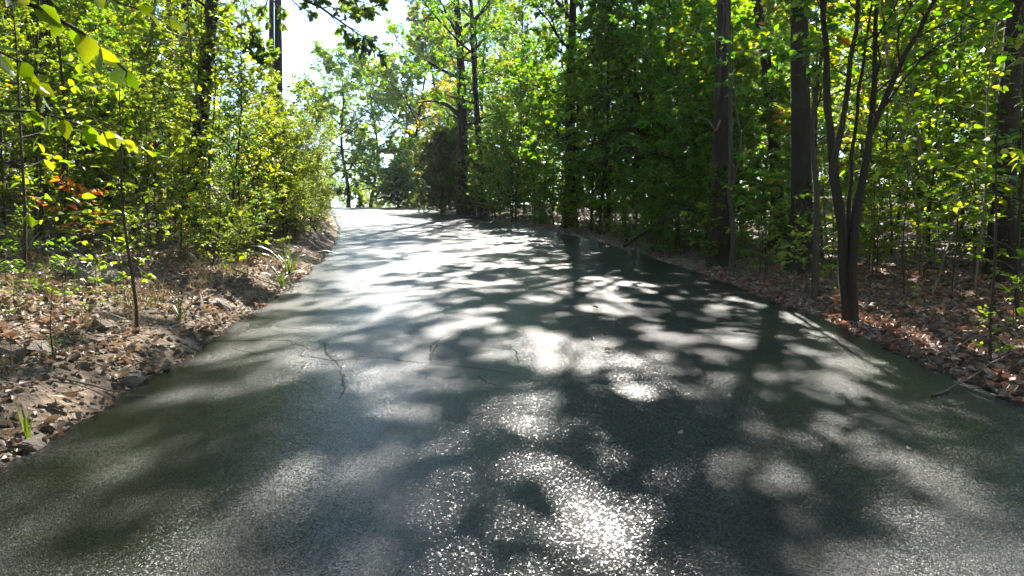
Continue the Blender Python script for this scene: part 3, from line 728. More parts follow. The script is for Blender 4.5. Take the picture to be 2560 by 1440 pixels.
wood(3, (22, 44), (5, 10), -1, 'tall leafy tree behind the left thicket near the road', 'tall trees behind the left thicket', [TALL[0], TALL[3], TALL[2]], 2.8)
wood(10, (15, 34), (5.5, 12), -1, 'tall leafy tree rising behind the left thicket', 'tall trees rising behind the left thicket', [TALL[0], TALL[2], TALL[3]], 2.8)
wood(16, (16, 60), (10, 30), -1, 'tall leafy tree deep in the wood to the left', 'tall trees deep in the left wood', TALL, 3.4)
wood(30, (22, 80), (14, 46), -1, 'distant leafy tree at the back of the left wood', 'trees at the back of the left wood', [TALL[4], TALL[2], TALL[4]], 3.2, (.7, 1.1))
wood(16, (-16, 4), (2, 13), 1, 'tall tree beside the road behind the viewpoint, right side', 'trees behind the viewpoint at the right', [TALL[1], TALL[0], TALL[4]], 3.2)
wood(16, (-16, 1), (2, 13), -1, 'tall tree beside the road behind the viewpoint, left side', 'trees behind the viewpoint at the left', [TALL[1], TALL[3], TALL[4]], 3.2)

def thicket(n, ys, offs, side, label, group, protos, mind, scs, name='sapling', cat='sapling', keep=None):
    u2 = []
    for i, (x, y) in enumerate(scatter(n, ys, offs, side, mind, u2, keep)):
        protos[i % len(protos)].place(name, label, cat, x, y, R.uniform(0, 6.28), R.uniform(*scs), group)
# left thicket: bright saplings, lower towards the sky gap
def row(us, dist, tops, protos, heights, label, group, jit=60):
    for i, u in enumerate(us):
        d = R.uniform(*dist); q = at(u, 500, d); x = min(q[0], float(xl(d)) - R.uniform(.5, 1.0)); z = gz(x, d)
        vt = np.interp(u, *tops) + R.uniform(0, jit); h = at(u, vt, d)[2] - z; p = i % len(protos)
        if h > .5: protos[p].place('sapling', label, 'sapling', x, d, R.uniform(0, 6.28), min(h / heights[p], 1.45), group)
TOPS = ([0, 200, 380, 600, 700, 790], [-160, -120, -40, 110, 235, 330])
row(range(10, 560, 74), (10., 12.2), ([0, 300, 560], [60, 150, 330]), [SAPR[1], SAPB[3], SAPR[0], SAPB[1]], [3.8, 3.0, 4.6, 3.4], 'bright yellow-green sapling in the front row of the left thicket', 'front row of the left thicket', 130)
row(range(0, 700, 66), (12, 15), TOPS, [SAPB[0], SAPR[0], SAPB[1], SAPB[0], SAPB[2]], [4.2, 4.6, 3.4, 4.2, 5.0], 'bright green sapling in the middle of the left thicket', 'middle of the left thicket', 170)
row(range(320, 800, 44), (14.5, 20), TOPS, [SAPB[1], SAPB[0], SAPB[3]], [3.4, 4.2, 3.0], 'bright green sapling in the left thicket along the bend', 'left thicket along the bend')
thicket(20, (14, 30), (5, 14), -1, 'leafy sapling deeper inside the left thicket', 'saplings deep in the left thicket', [SAPB[2], SAPD[0], SAPB[0]], 1.2, (.9, 1.3))
thicket(8, (9, 14), (6.5, 11), -1, 'leafy sapling at the far left of the thicket', 'saplings at the far left', [SAPB[2], SAPD[0], SAPB[0]], 1.1, (.9, 1.2))
thicket(9, (16, 30), (.7, 2.2), -1, 'light green fine-leaved bush at the inside of the bend', 'fine-leaved bushes at the bend', FINE, .9, (.9, 1.2), 'fine_leaved_bush', 'bush')
thicket(16, (11.5, 23), (.35, 1.6), -1, 'small fine-leaved bush spilling down the bank of the bend', 'bushes on the bank of the bend', [FINE[1], SAPB[3], FINE[0]], .7, (.3, .6), 'fine_leaved_bush', 'bush')
thicket(8, (30, 50), (1.5, 5), -1, 'low bush beside the upper road on the left', 'low bushes by the upper road', FINE, 1.2, (.7, 1.0), 'fine_leaved_bush', 'bush')
thicket(26, (24, 70), (10, 34), -1, 'leafy young tree far back in the left wood', 'young trees far back in the left wood', [SAPD[3], SAPB[2]], 2.0, (1., 1.5))
def rowr(us, dist, vts, label, group):
    for i, u in enumerate(us):
        d = R.uniform(*dist); q = at(u, 500, d); x = q[0]; z = gz(x, d); h = at(u, R.uniform(*vts), d)[2] - z; p = i % 2
        SAPR[p].place('sapling', label, 'sapling', x, d, R.uniform(0, 6.28), min(h / [4.6, 3.8][p], 1.6), group)
rowr(range(2330, 2640, 110), (11.8, 13), (0, 320), 'sunlit broad-leaved sapling at the right, in front of the far trunks', 'front row of sunlit right saplings')
rowr(range(2060, 2720, 85), (14, 18), (-200, 60), 'sunlit broad-leaved sapling behind the front row at the right', 'second row of sunlit right saplings')
rowr(range(1500, 2000, 90), (17, 23), (-160, 100), 'bright sapling deep behind the straight trunks', 'bright saplings behind the straight trunks')
thicket(13, (27, 40), (.1, 1.2), 1, 'green broad-leaved shrub growing in front of the cedars', 'shrubs in front of the cedars', [SAPB[0], SAPD[0], SAPR[1]], .8, (.5, 1.0), 'low_bush', 'bush')
for u, d, p, s_, lab in [(1150, 38.5, SAPD[1], .95, 'broad-leaved sapling standing between the two cedars'), (1238, 32.5, SAPD[1], .8, 'broad-leaved sapling at the road edge right of the bushy cedar'), (1062, 42, SAPR[0], .8, 'bright sapling left of the feathery cedar'), (1290, 30, SAPD[3], .75, 'leafy sapling left of the first straight trunk past the cedars'), (1350, 28, SAPD[0], 1., 'low sapling just left of the first straight trunk past the cedars')]:
    q = at(u, 500, d); p.place('sapling', lab, 'sapling', max(q[0], float(xr(d)) + .25), d, u, s_)
# right wall of saplings
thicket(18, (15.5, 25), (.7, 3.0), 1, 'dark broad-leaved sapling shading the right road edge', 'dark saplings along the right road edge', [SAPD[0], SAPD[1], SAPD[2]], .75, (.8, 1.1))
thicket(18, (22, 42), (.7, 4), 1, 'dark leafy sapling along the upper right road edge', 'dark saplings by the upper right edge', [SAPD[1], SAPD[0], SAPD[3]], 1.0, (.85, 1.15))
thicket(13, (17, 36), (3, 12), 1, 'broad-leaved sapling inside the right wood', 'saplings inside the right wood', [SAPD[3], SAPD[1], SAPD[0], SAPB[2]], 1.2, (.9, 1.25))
thicket(7, (13, 22), (5, 14), 1, 'sunlit yellow-green sapling behind the many-stemmed tree', 'sunlit saplings at the right', [SAPB[2], SAPD[3], SAPD[0]], 1.2, (.95, 1.3))
thicket(34, (9, 22), (1.2, 9), 1, 'bright leafy shrub at knee to hip height in the right wood', 'bright low shrubs in the right wood', [SAPR[1], SAPR[0], SAPB[1]], .9, (.22, .5), 'low_bush', 'bush')
thicket(40, (14, 70), (12, 36), 1, 'leafy young tree far back in the right wood', 'young trees far back in the right wood', [SAPD[3], SAPD[1], SAPB[2]], 1.8, (1., 1.5))
thicket(48, (12, 40), (.2, 1.8), 1, 'knee-high leafy bush under the trees of the right road edge', 'low bushes along the right road edge', [SAPD[2], SAPB[1], SAPB[3]], .5, (.25, .5), 'low_bush', 'bush')
thicket(22, (56, 76), (.5, 9), -1, 'low bush beyond the crest at the left', 'low bushes beyond the crest at the left', [FINE[0], SAPB[1]], 1.2, (.8, 1.2), 'low_bush', 'bush', keep=lambda x, y: not (-.245 * y < x < -.225 * y))
thicket(20, (56, 76), (.5, 9), 1, 'low bush beyond the crest at the right', 'low bushes beyond the crest at the right', [FINE[0], SAPB[1]], 1.2, (.8, 1.4), 'low_bush', 'bush')
# ------------------------------------------------------------------ near plants whose leaves can be picked out one by one
def one_leaf(template, mat, name): 
    g = Geo(); leaves(g, np.zeros((1, 3)), np.array([[0, 1., 0]]), np.array([[0, 0, 1.]]), np.ones(1), template, np.zeros(1)); return g.mesh(name, mat)
LF_LIT = [one_leaf(T_OVAL, M_ONE_LIT, 'leaf_oval'), one_leaf(T_BROAD, M_ONE_LIT, 'leaf_broad')]
LF_MID = [one_leaf(T_OVAL, M_ONE_MID, 'leaf_oval_mid'), one_leaf(T_BROAD, M_ONE_MID, 'leaf_broad_mid')]
LF_RED = [one_leaf(T_OAK, M_ONE_RED, 'leaf_red')]
def leaf_matrix(P, D, N, S):
    D = Vector(D).normalized(); N = Vector(N); N = (N - D * N.dot(D)).normalized(); X = D.cross(N)
    return Matrix(((X.x * S, D.x * S, N.x * S, P[0]), (X.y * S, D.y * S, N.y * S, P[1]), (X.z * S, D.z * S, N.z * S, P[2]), (0, 0, 0, 1)))
def put_leaves(o, lv, meshes, n=None):
    P, D, N, S = lv; idx = np.arange(len(P))
    if n and len(idx) > n: idx = np.random.default_rng(3).choice(idx, n, replace=False)
    for i in idx:
        l = bpy.data.objects.new('leaf', meshes[int(i) % len(meshes)]); link(l, o); l.matrix_local = leaf_matrix(P[i], D[i], N[i], S[i])
def near_plant(name, label, cat, u, v, seed, Ht, r0, cr, nl, leaf, meshes, k=3, ns=3, nt=0, base=.25, n=None, xy=None, **kw):
    x, y, z = gpt(u, v) if xy is None else (xy[0], xy[1], gz(*xy))
    kw.setdefault('e0', (10, 50))
    tr, wd, lv = gen(seed, Ht, r0, base, cr, nl, dict(ns=ns, nt=nt, k=k, leaf=leaf, droop=.22, tilt=.35, sl=.5), flat=True, flare=False, sides=6, wob=.02, shape='even', **kw)
    o = thing(name, label, cat, (x, y, z)); part('stem', tr.mesh('stem', M_TWIG), o); part('branches', wd.mesh('twigs', M_TWIG), o, 'stuff')
    put_leaves(o, lv, meshes, n); return o
near_plant('sapling', 'slender sapling with layered small leaves standing on the stony left bank', 'sapling', 345, 835, 301, 2.3, .016, .62, 15, .065, LF_LIT, 4, 4, 0, .3)
near_plant('sapling', 'thin upright stem rising from sunlit litter at the far right', 'sapling', 2475, 905, 302, 2.7, .013, .75, 12, .1, LF_LIT, 4, 3, 0, .42)
near_plant('sprout', 'leafy sprout glowing green at the right road edge below the vine-hung trunk', 'plant', 1765, 668, 303, .95, .008, .4, 9, .13, LF_LIT, 3, 2, 0, .3)
near_plant('sprout', 'small sprout with pale pointed leaves left of the many-stemmed tree foot', 'plant', 1985, 735, 304, .8, .006, .3, 8, .11, LF_LIT, 3, 2, 0, .35)
near_plant('sapling', 'low sapling with orange and red leaves at the foot of the left thicket', 'sapling', 190, 650, 305, .8, .008, .5, 8, .13, LF_RED, 3, 3, 0, .3)
near_plant('sapling', 'sapling with big glowing leaves in front of the brush on the right', 'sapling', 2260, 740, 306, 2.0, .012, .9, 12, .12, LF_LIT, 4, 3, 0, .35)
near_plant('sapling', 'tall sapling at the right edge of view with broad hanging leaves', 'sapling', 2545, 800, 307, 3.4, .02, 1.2, 16, .13, LF_MID, 4, 4, 0, .3)
near_plant('sapling', 'sapling with thin dark stem and pale leaves, tallest at the front of the left thicket', 'sapling', 590, 640, 308, 4.2, .024, 1.0, 18, .09, LF_LIT, 4, 4, 0, .12)
near_plant('sapling', 'broad-leaved sapling at the left edge of view', 'sapling', 60, 690, 309, 3.2, .02, 1.2, 16, .12, LF_LIT, 4, 4, 0, .25)
near_plant('sprout', 'knee-high sprout with upright stem beside the bend on the left', 'plant', 620, 690, 310, .8, .006, .25, 8, .08, LF_LIT, 3, 2, 0, .2)
near_plant('sprout', 'upright sprout in front of the left thicket, right of the slender sapling', 'plant', 545, 640, 311, 1.1, .007, .3, 10, .09, LF_LIT, 3, 2, 0, .15)
near_plant('sprout', 'bare-footed sprout with few leaves low on the left bank', 'plant', 135, 900, 312, .55, .006, .25, 5, .07, LF_LIT, 2, 2, 0, .5)
near_plant('sprout', 'sprout with hanging pale leaves in the red litter at the far right', 'plant', 2535, 820, 313, .6, .006, .3, 6, .12, LF_LIT, 3, 2, 0, .3)

for i, (u, v, hh, cr, lf, lab) in enumerate([(2380, 735, 1.7, .9, .12, 'sapling with level sprays of pale leaves beside the leaning dead branch'), (2180, 690, 2.2, 1.0, .11, 'leafy sapling right behind the many-stemmed tree'), (2440, 700, 2.6, 1.1, .12, 'tall bright sapling between the thin stem and the far right trunk'),
        (1900, 690, 1.6, .8, .12, 'sapling in shade between the two straight trunks'), (1690, 625, 1.5, .7, .12, 'dark leafy sapling by the thick dead branch'), (2540, 720, 1.4, .8, .12, 'bushy sapling at the foot of the far right trunk'), (2080, 690, 1.3, .6, .11, 'low sapling left of the many-stemmed tree'), (1590, 610, 1.3, .6, .12, 'shaded sapling at the road edge left of the thick dead branch')]):
    near_plant('sapling', lab, 'sapling', u, v, 320 + i, hh, .01, cr, 12, lf, LF_LIT if u > 2100 else LF_MID, 4, 4, 0, .25)
# a tree just outside the view whose low limb hangs big leaves into the upper left corner
def limb_tree():
    x, y = -3.3, 2.3; z = gz(x, y)
    pr = Proto('edge_tree', 401, T_OVAL, M_LIT, M_BARK2, dict(Ht=6.5, r0=.055, base=.42, cr=1.6, nl=16, sides=8, c=dict(ns=5, nt=1, k=5, leaf=.11, droop=.3, tilt=.4), flat=True, flare=True))
    o = pr.place('limb_tree', 'young tree at the left whose low limb hangs large leaves into the upper left corner', 'tree', x, y)
    r = np.random.default_rng(402); b = np.array(o.location)
    for pts, rr, nn in (([at(-900, 40, 2.25), at(-200, -60, 2.2), at(60, 0, 2.1), at(220, 90, 2.2), at(330, 190, 2.6)], .011, 15), ([at(-200, -60, 2.25), at(40, -110, 2.3), at(180, -60, 2.4), at(300, 10, 2.7), at(470, 60, 3.2)], .007, 13), ([at(-400, 300, 2.6), at(-100, 270, 2.6), at(100, 280, 2.9), at(260, 330, 3.3), at(400, 390, 3.8)], .007, 22), ([at(-400, 130, 2.5), at(-60, 100, 2.6), at(60, 160, 2.7), at(120, 260, 3.)], .006, 12)):
        P = np.array(pts) - b; s = np.linspace(0, len(P) - 1, 12); P = np.stack([np.interp(s, np.arange(len(P)), P[:, k]) for k in range(3)], -1)
        g = Geo(); tubes(g, P, rr * np.linspace(1, .25, 12), 6, 0, .03, r); part('limb', g.mesh('limb', M_TWIG), o)
        f = (.3 + .7 * (np.arange(nn) + r.random(nn)) / nn)[None]; S, D = along(P[None], np.minimum(f, .99))
        D = nrm(D[0] * .8 + r.normal(0, .5, (nn, 3)) + np.array([0, 0, -.5])); N = r.normal(0, .5, (nn, 3)) + np.array([0, -.5, .8])
        put_leaves(o, (S[0], D, N, r.uniform(.055, .1, nn)), LF_LIT)
limb_tree()

# dark oak bough that hangs into the sky gap from the upper left
def bough():
    y = 15.0; x = -6.2; z = gz(x, y)
    pr = Proto('bough_oak', 411, T_FAR, M_OAK, M_BARK, dict(Ht=15, r0=.16, base=.58, cr=4.4, nl=15, sides=10, c=dict(C_CL), e0=(0, 50), wob=.006, lean=(.09, 0)))
    o = pr.place('oak_tree', 'oak in the left thicket whose dark bough hangs into the top of the sky gap', 'tree', x, y)
    r = np.random.default_rng(412); b = np.array(o.location); wd, LV = Geo(), []
    for pts, rr in (([(x, y, 7.0), at(560, -60, 15), at(680, -30, 15), at(790, 10, 15), at(860, 60, 15), at(925, 105, 15)], .05), ([at(690, -30, 15), at(760, -40, 15.4), at(860, -10, 15.6), at(950, 20, 15.8)], .03), ([(x, y, 6.6), at(560, 60, 15.3), at(620, 90, 15.6), at(660, 130, 16)], .03)):
        P = np.array(pts) - b; s = np.linspace(0, len(P) - 1, 12); P = np.stack([np.interp(s, np.arange(len(P)), P[:, k]) for k in range(3)], -1)
        g = Geo(); tubes(g, P, rr * np.linspace(1, .2, 12), 6, 0, .04, r); part('bough', g.mesh('bough', M_BARK), o)
        LV.append(spread(r, wd, P[None], np.array([rr]), dict(ns=14, nt=4, k=9, leaf=.15, droop=.25, tilt=.6, f0=.4, sl=.22), False))
    lv = [np.concatenate(a) for a in zip(*LV)]; g = Geo(); leaves(g, *lv, T_OAK, leafvar(r, len(lv[0]), hi=.8))
    part('bough_branches', wd.mesh('bough_twigs', M_TWIG), o, 'stuff'); part('bough_leaves', g.mesh('bough_leaves', M_OAK, False), o, 'stuff')
bough()

# ------------------------------------------------------------------ undergrowth
thicket(44, (9, 26), (.2, 2.2), 1, 'low leafy plant under the trees along the right road edge', 'low plants along the right road edge', [PLANT[3], PLANT[1], PLANT[2], PLANT[0]], .3, (.6, 1.15), 'seedling', 'plant')
thicket(50, (8, 18), (2.0, 9), 1, 'low leafy plant in the litter of the right wood', 'low plants in the right wood', PLANT, .4, (.7, 1.3), 'seedling', 'plant')
thicket(10, (4.5, 9), (.2, 3.5), 1, 'tiny seedling in the red leaf litter at the right', 'tiny seedlings in the red litter', [PLANT[1], PLANT[0]], .4, (.35, .6), 'seedling', 'plant')
thicket(60, (6.5, 14), (1.0, 4.5), -1, 'small bright plant on the left bank in front of the thicket', 'small plants on the left bank', PLANT[:3], .3, (.55, 1.0), 'seedling', 'plant')
thicket(16, (12, 24), (.5, 1.8), -1, 'small plant on the bank edge along the bend', 'small plants along the bend', PLANT[:3], .3, (.6, 1.0), 'seedling', 'plant')
thicket(10, (4.2, 8), (.3, 2.5), -1, 'tiny green shoot among the stones of the left bank', 'green shoots among the stones', [PLANT[1], PLANT[0]], .35, (.25, .5), 'seedling', 'plant')

def bare(seed, Ht, r0):
    r = np.random.default_rng(seed); g = Geo(); P = trunk_path(r, Ht, 9, (r.normal(0, .1), r.normal(0, .1)), .03); P[0, 2] -= .05
    tubes(g, P, r0 * np.linspace(1, .35, 9), 5, 0, .03, r)
    n = 7; f = r.uniform(.3, .95, n)[None]; S, D = along(P[None], f); Q = path(r, S[0], perp_rot(D[0], r.uniform(.5, 1.0, n), r.uniform(0, 6.28, n)), Ht * r.uniform(.12, .35, n), 5, .2, .05)
    tubes(g, Q, r0 * .4 * np.linspace(1, .3, 5)[None].repeat(n, 0), 4); return g.mesh('bare_sapling', M_DEAD if seed % 2 else M_TWIG)
BARE = [bare(500 + i, h, r) for i, (h, r) in enumerate([(2.4, .012), (3.5, .018), (1.6, .01), (5.5, .028), (4.2, .022)])]
def barelot(n, ys, offs, side, label, group, scs=(.8, 1.3)):
    for i, (x, y) in enumerate(scatter(n, ys, offs, side, .35, [], None)):
        o = link(bpy.data.objects.new('bare_sapling', BARE[i % 5])); o.location = (x, y, gz(x, y)); o.rotation_euler = (0, 0, R.uniform(0, 6.28)); s = R.uniform(*scs); o.scale = (s, s, s)
        tag(o, label, 'sapling', group)
barelot(26, (8, 16), (2.5, 10), 1, 'thin bare stem in the brush of the right wood', 'bare stems in the right brush')
barelot(26, (13, 32), (.7, 5), 1, 'thin dark stem among the saplings of the right road edge', 'thin stems along the right road edge')
barelot(26, (10, 22), (2, 8), -1, 'thin bare stem inside the left thicket', 'bare stems in the left thicket')

# ------------------------------------------------------------------ litter, stones, sticks
def on_ground(n, ys, offs, side, r, bias=1.0, ybias=1.0):
    y = ys[0] + (ys[1] - ys[0]) * r.random(n) ** ybias; d = offs[0] + (offs[1] - offs[0]) * r.random(n) ** bias
    x = xl(y) - d if side < 0 else xr(y) + d
    return x, y, H(x, y)
def litter(name, n, ys, offs, side, mat, tm, size, seed, bias=1., ybias=1., lift=.012, patch=0.):
    r = np.random.default_rng(seed); x, y, z = on_ground(n, ys, offs, side, r, bias, ybias)
    if patch:
        f = np.sin(x * 2.7 + 1.5 * np.sin(y * 1.9)) + np.sin(y * 3.3 + 1.2 * np.sin(x * 2.1 + 1)) + .6 * np.sin(x * 6.3 - y * 5.1)
        m = f + r.normal(0, .9, n) > patch; x, y, z = x[m], y[m], z[m]; n = len(x)
    a = r.uniform(0, 6.28, n); D = np.stack([np.cos(a), np.sin(a), r.normal(0, .25, n)], -1); N = r.normal(0, .38, (n, 3)); N[:, 2] += 1
    g = Geo(); S = r.uniform(*size, n); leaves(g, np.stack([x, y, z + lift * r.random(n) + .006], -1), D, N, S, tm, r.random(n))
    tag(link(bpy.data.objects.new(name, g.mesh(name, mat))), kind='stuff')
litter('leaf_litter', 16000, (2.5, 13), (-.05, 9), 1, M_DRYRED, T_DRY, (.05, .11), 601, 1.2, 1.3)
litter('leaf_litter', 9000, (3, 16), (.02, 11), 1, M_DRYRED, T_DRY2, (.05, .1), 602, 1., 1.2)
litter('leaf_litter', 9000, (13, 32), (.02, 11), 1, M_DRYRED, T_DRY2, (.07, .13), 603)
litter('leaf_litter', 20000, (2.5, 13), (-.03, 8), -1, M_DRY, T_DRY, (.04, .1), 604, 1., 1.3, patch=-.5)
litter('leaf_litter', 9000, (3, 22), (.15, 8), -1, M_DRY, T_DRY2, (.04, .1), 605, 1., 1.4, patch=-.6)
litter('leaf_litter', 5000, (20, 45), (.1, 8), -1, M_DRY, T_DRY2, (.07, .13), 606)
def stuff_grass(name, n, ys, offs, side, mat, seed, clump, ln):
    r = np.random.default_rng(seed); m = n // clump; x, y, z = on_ground(m, ys, offs, side, r)
    x = np.repeat(x, clump) + r.normal(0, .05, m * clump); y = np.repeat(y, clump) + r.normal(0, .05, m * clump); z = H(x, y)
    D = r.normal(0, .45, (m * clump, 3)); D[:, 2] = 1; N = r.normal(0, 1, (m * clump, 3)); S = r.uniform(*ln, m * clump)
    g = Geo(); leaves(g, np.stack([x, y, z - .01], -1), D, N, S, T_GRASS, r.random(m * clump)); tag(link(bpy.data.objects.new(name, g.mesh(name, mat))), kind='stuff')
stuff_grass('dry_grass', 3000, (4.5, 14), (.5, 5), -1, M_STRAW, 611, 22, (.08, .28))
stuff_grass('dry_grass', 2500, (12, 30), (.4, 3), -1, M_STRAW, 612, 22, (.1, .35))
stuff_grass('grass', 1600, (4, 14), (.4, 5), -1, M_GRASS, 613, 14, (.06, .22))
def twig_stuff(n, ys, offs, side, seed):
    r = np.random.default_rng(seed); x, y, z = on_ground(n, ys, offs, side, r); a = r.uniform(0, 6.28, n); L = r.uniform(.12, .5, n)
    P = path(r, np.stack([x, y, z + .015], -1), np.stack([np.cos(a), np.sin(a), np.abs(r.normal(0, .12, n))], -1), L, 4, .12, 0)
    P[..., 2] = np.maximum(P[..., 2], H(P[..., 0], P[..., 1]) + .005)
    g = Geo(); tubes(g, P, r.uniform(.002, .005, n)[:, None] * np.linspace(1, .5, 4)[None], 4); tag(link(bpy.data.objects.new('twig_litter', g.mesh('twig_litter', M_DEAD))), kind='stuff')
twig_stuff(1500, (3, 16), (.1, 6), -1, 621); twig_stuff(500, (4, 16), (.1, 10), 1, 622)

# stones: chipped blocks
k = NT('stone'); tcs = k.n('ShaderNodeTexCoord').outputs['Object']; n1 = k.noise(6, 6, tcs); oi = k.n('ShaderNodeObjectInfo')
c = k.mixc(n1, (.16, .11, .08), (.44, .34, .26)); c = k.mixc(k.math('MULTIPLY', oi.outputs['Random'], .5), c, (.36, .3, .25))
p = k.n('ShaderNodeBsdfPrincipled'); p.inputs['Roughness'].default_value = .85; k.l(c, p.inputs['Base Color']); k.l(k.bump(k.noise(9, 8, tcs, .7), 1.0, .12), p.inputs['Normal']); k.l(p.outputs[0], k.out.inputs[0])
M_STONE = k.m
def stone_mesh(seed):
    import bmesh
    r = random.Random(seed); bm = bmesh.new()
    pts = [bm.verts.new((r.uniform(-1, 1) * .5, r.uniform(-1, 1) * .5, r.uniform(-1, 1) * .5)) for _ in range(16)]
    hull = bmesh.ops.convex_hull(bm, input=pts)
    bmesh.ops.delete(bm, geom=[v for v in bm.verts if not v.link_faces], context='VERTS')
    bmesh.ops.bevel(bm, geom=bm.edges[:], offset=.02, segments=1, affect='EDGES')
    for v in bm.verts: v.co += Vector((r.gauss(0, .012), r.gauss(0, .012), r.gauss(0, .012)))
    me = bpy.data.meshes.new('stone'); bm.to_mesh(me); bm.free(); me.materials.append(M_STONE); return me
STONES = [stone_mesh(i) for i in range(8)]
def put_stone(x, y, s, label, group=None, flat=.6, i=None, name='stone'):
    o = link(bpy.data.objects.new(name, STONES[R.randrange(8) if i is None else i])); o.location = (x, y, gz(x, y) + s * flat * .18)
    o.rotation_euler = (R.uniform(-.25, .25), R.uniform(-.25, .25), R.uniform(0, 6.28)); o.scale = (s, s * R.uniform(.6, .95), s * flat); return tag(o, label, 'stone', group)
for i in range(70):
    y = 3.2 + 10 * R.random() ** 1.3; x = float(xl(y)) - R.uniform(.04, .5); put_stone(x, y, R.uniform(.05, .13), 'chipped stone lining the left edge of the road', 'stones lining the left road edge')
for i in range(26):
    y = 4.2 + 8 * R.random(); x = float(xl(y)) - R.uniform(.5, 3); put_stone(x, y, R.uniform(.05, .12), 'stone scattered in the dry litter of the left bank', 'stones scattered on the left bank')
for u, v, s, fl, lab in [(235, 705, .6, .5, 'largest dark rock on the left bank under the saplings'), (330, 962, .2, .6, 'brown angular block at the left road edge, nearest of the big ones'), (415, 925, .16, .8, 'pale upright stone beside the brown angular block'),
                         (255, 825, .28, .5, 'flat grey ledge stone in the middle of the left bank'), (95, 1125, .22, .4, 'dark slab at the left road edge near the grass blades'), (560, 775, .22, .7, 'brown stone under the sticks beside the bend'),
                         (620, 760, .2, .7, 'rounded stone at the foot of the bend bank'), (100, 880, .4, .3, 'long reddish slab lying on the left bank'), (20, 900, .25, .7, 'pale stone at the left margin'), (500, 760, .2, .6, 'tan stone below the knee-high sprout')]:
    x, y, z = gpt(u, v); put_stone(x, y, s, lab, None, fl, name='rock' if s > .3 else 'stone')
def chips(n, ys, offs, side, size, seed, bias, yb):
    r = np.random.default_rng(seed); x, y, z = on_ground(n, ys, offs, side, r, bias, yb); S = r.uniform(*size, n) * r.uniform(.5, 1, n)
    U = nrm(r.normal(0, 1, (n, 3))); W = nrm(np.cross(U, r.normal(0, 1, (n, 3)))); X = np.cross(U, W)
    C = np.array([(1, 0, 0), (-.8, .3, 0), (0, 1, .2), (.2, -.9, 0), (0, .1, .55), (.1, 0, -.5)], dtype=float)
    C = C[None] * 1.3 * r.uniform(.6, 1.2, (n, 6, 1)); V = C[..., 0:1] * U[:, None] + C[..., 1:2] * W[:, None] + C[..., 2:3] * X[:, None]; V[..., 2] *= .7
    V = V * S[:, None, None] * .6 + np.stack([x, y, z + .1 * S], -1)[:, None]
    f = np.array([(0, 2, 4), (2, 1, 4), (1, 3, 4), (3, 0, 4), (2, 0, 5), (1, 2, 5), (3, 1, 5), (0, 3, 5)]); g = Geo(); g.add(V.reshape(-1, 3), [(f[None] + np.arange(n)[:, None, None] * 6).reshape(-1, 3)])
    tag(link(bpy.data.objects.new('gravel', g.mesh('gravel', M_STONE, False))), kind='stuff')
chips(6500, (2.6, 18), (-.06, 2.2), -1, (.01, .05), 631, 2.0, 1.4); chips(2500, (3, 14), (.5, 6), -1, (.015, .07), 632, 1.2, 1.2)
# fallen leaves one can pick out
DRYM = [one_leaf(T_DRY, M_ONE_DRYRED, 'fallen_leaf_curled'), one_leaf(T_DRY2, M_ONE_DRYRED, 'fallen_leaf_cupped'), one_leaf(T_OAK, M_ONE_DRYRED, 'fallen_leaf_oak')]
DRYL = [one_leaf(T_DRY, M_ONE_DRY, 'fallen_leaf_tan'), one_leaf(T_DRY2, M_ONE_DRY, 'fallen_leaf_tan_cupped')]
def fallen(n, ys, offs, side, meshes, label, group, size, yb=1.4):
    r = np.random.default_rng(n + 77); x, y, z = on_ground(n, ys, offs, side, r, 1.2, yb)
    for i in range(n):
        o = link(bpy.data.objects.new('fallen_leaf', meshes[i % len(meshes)])); a = r.uniform(0, 6.28)
        N = r.normal(0, .35, 3) + np.array([0, 0, 1.]); D = np.array([math.cos(a), math.sin(a), r.normal(0, .2)])
        zz = float(road_z(x[i], y[i])) - .012 if offs[1] < 0 else z[i]
        o.matrix_world = leaf_matrix((x[i], y[i], zz + .025), D, N, r.uniform(*size)); tag(o, label, 'leaf', group)
fallen(150, (4.3, 11), (.03, 4), 1, DRYM, 'large dry reddish leaf fallen beside the right road edge', 'fallen leaves at the right', (.09, .16))
fallen(26, (3.6, 22), (-2.6, -.05), 1, DRYL, 'dry leaf lying alone on the asphalt', 'leaves lying on the road', (.04, .08), 1.1)
fallen(90, (3.8, 9), (.1, 3), -1, DRYL, 'dry tan leaf fallen among the stones of the left bank', 'fallen leaves at the left', (.07, .12))
# sticks
def stick(pts, r0, label, seed, group=None, name='stick', mat=M_DEAD, fork=True):
    r = np.random.default_rng(seed); P = np.asarray(pts, dtype=float); b = P[0].copy(); P = P - b
    s = np.linspace(0, len(P) - 1, 9); P = np.stack([np.interp(s, np.arange(len(P)), P[:, k]) for k in range(3)], -1); P[1:-1] += r.normal(0, .012, (7, 3))
    g = Geo(); tubes(g, P, r0 * np.linspace(1, .4, 9), 6, 0, .06, r)
    if fork:
        f = r.uniform(.3, .9, 3)[None]; S, D = along(P[None], f); L = np.linalg.norm(P[-1]) * r.uniform(.15, .35, 3)
        tubes(g, path(r, S[0], perp_rot(D[0], r.uniform(.4, .8, 3), r.uniform(0, 6.28, 3)), L, 4, .12, 0), r0 * .45 * np.linspace(1, .4, 4)[None].repeat(3, 0), 4)
    o = link(bpy.data.objects.new(name, g.mesh(name, mat))); o.location = b; return tag(o, label, 'stick', group)
def gp(u, v, up=.02): x, y, z = gpt(u, v); return (x, y, z + up)
stick([gp(130, 950), gp(240, 975), gp(370, 1000)], .01, 'thin pale stick lying across the lower left bank', 1)
stick([gp(580, 690, .1), gp(660, 715, .06), gp(730, 735)], .012, 'straight stick slanting down to the road at the bend', 2)
stick([gp(500, 800, .1), gp(510, 770, .2), gp(540, 755, .12)], .018, 'curved pale root loop at the foot of the left bank', 3, fork=False)
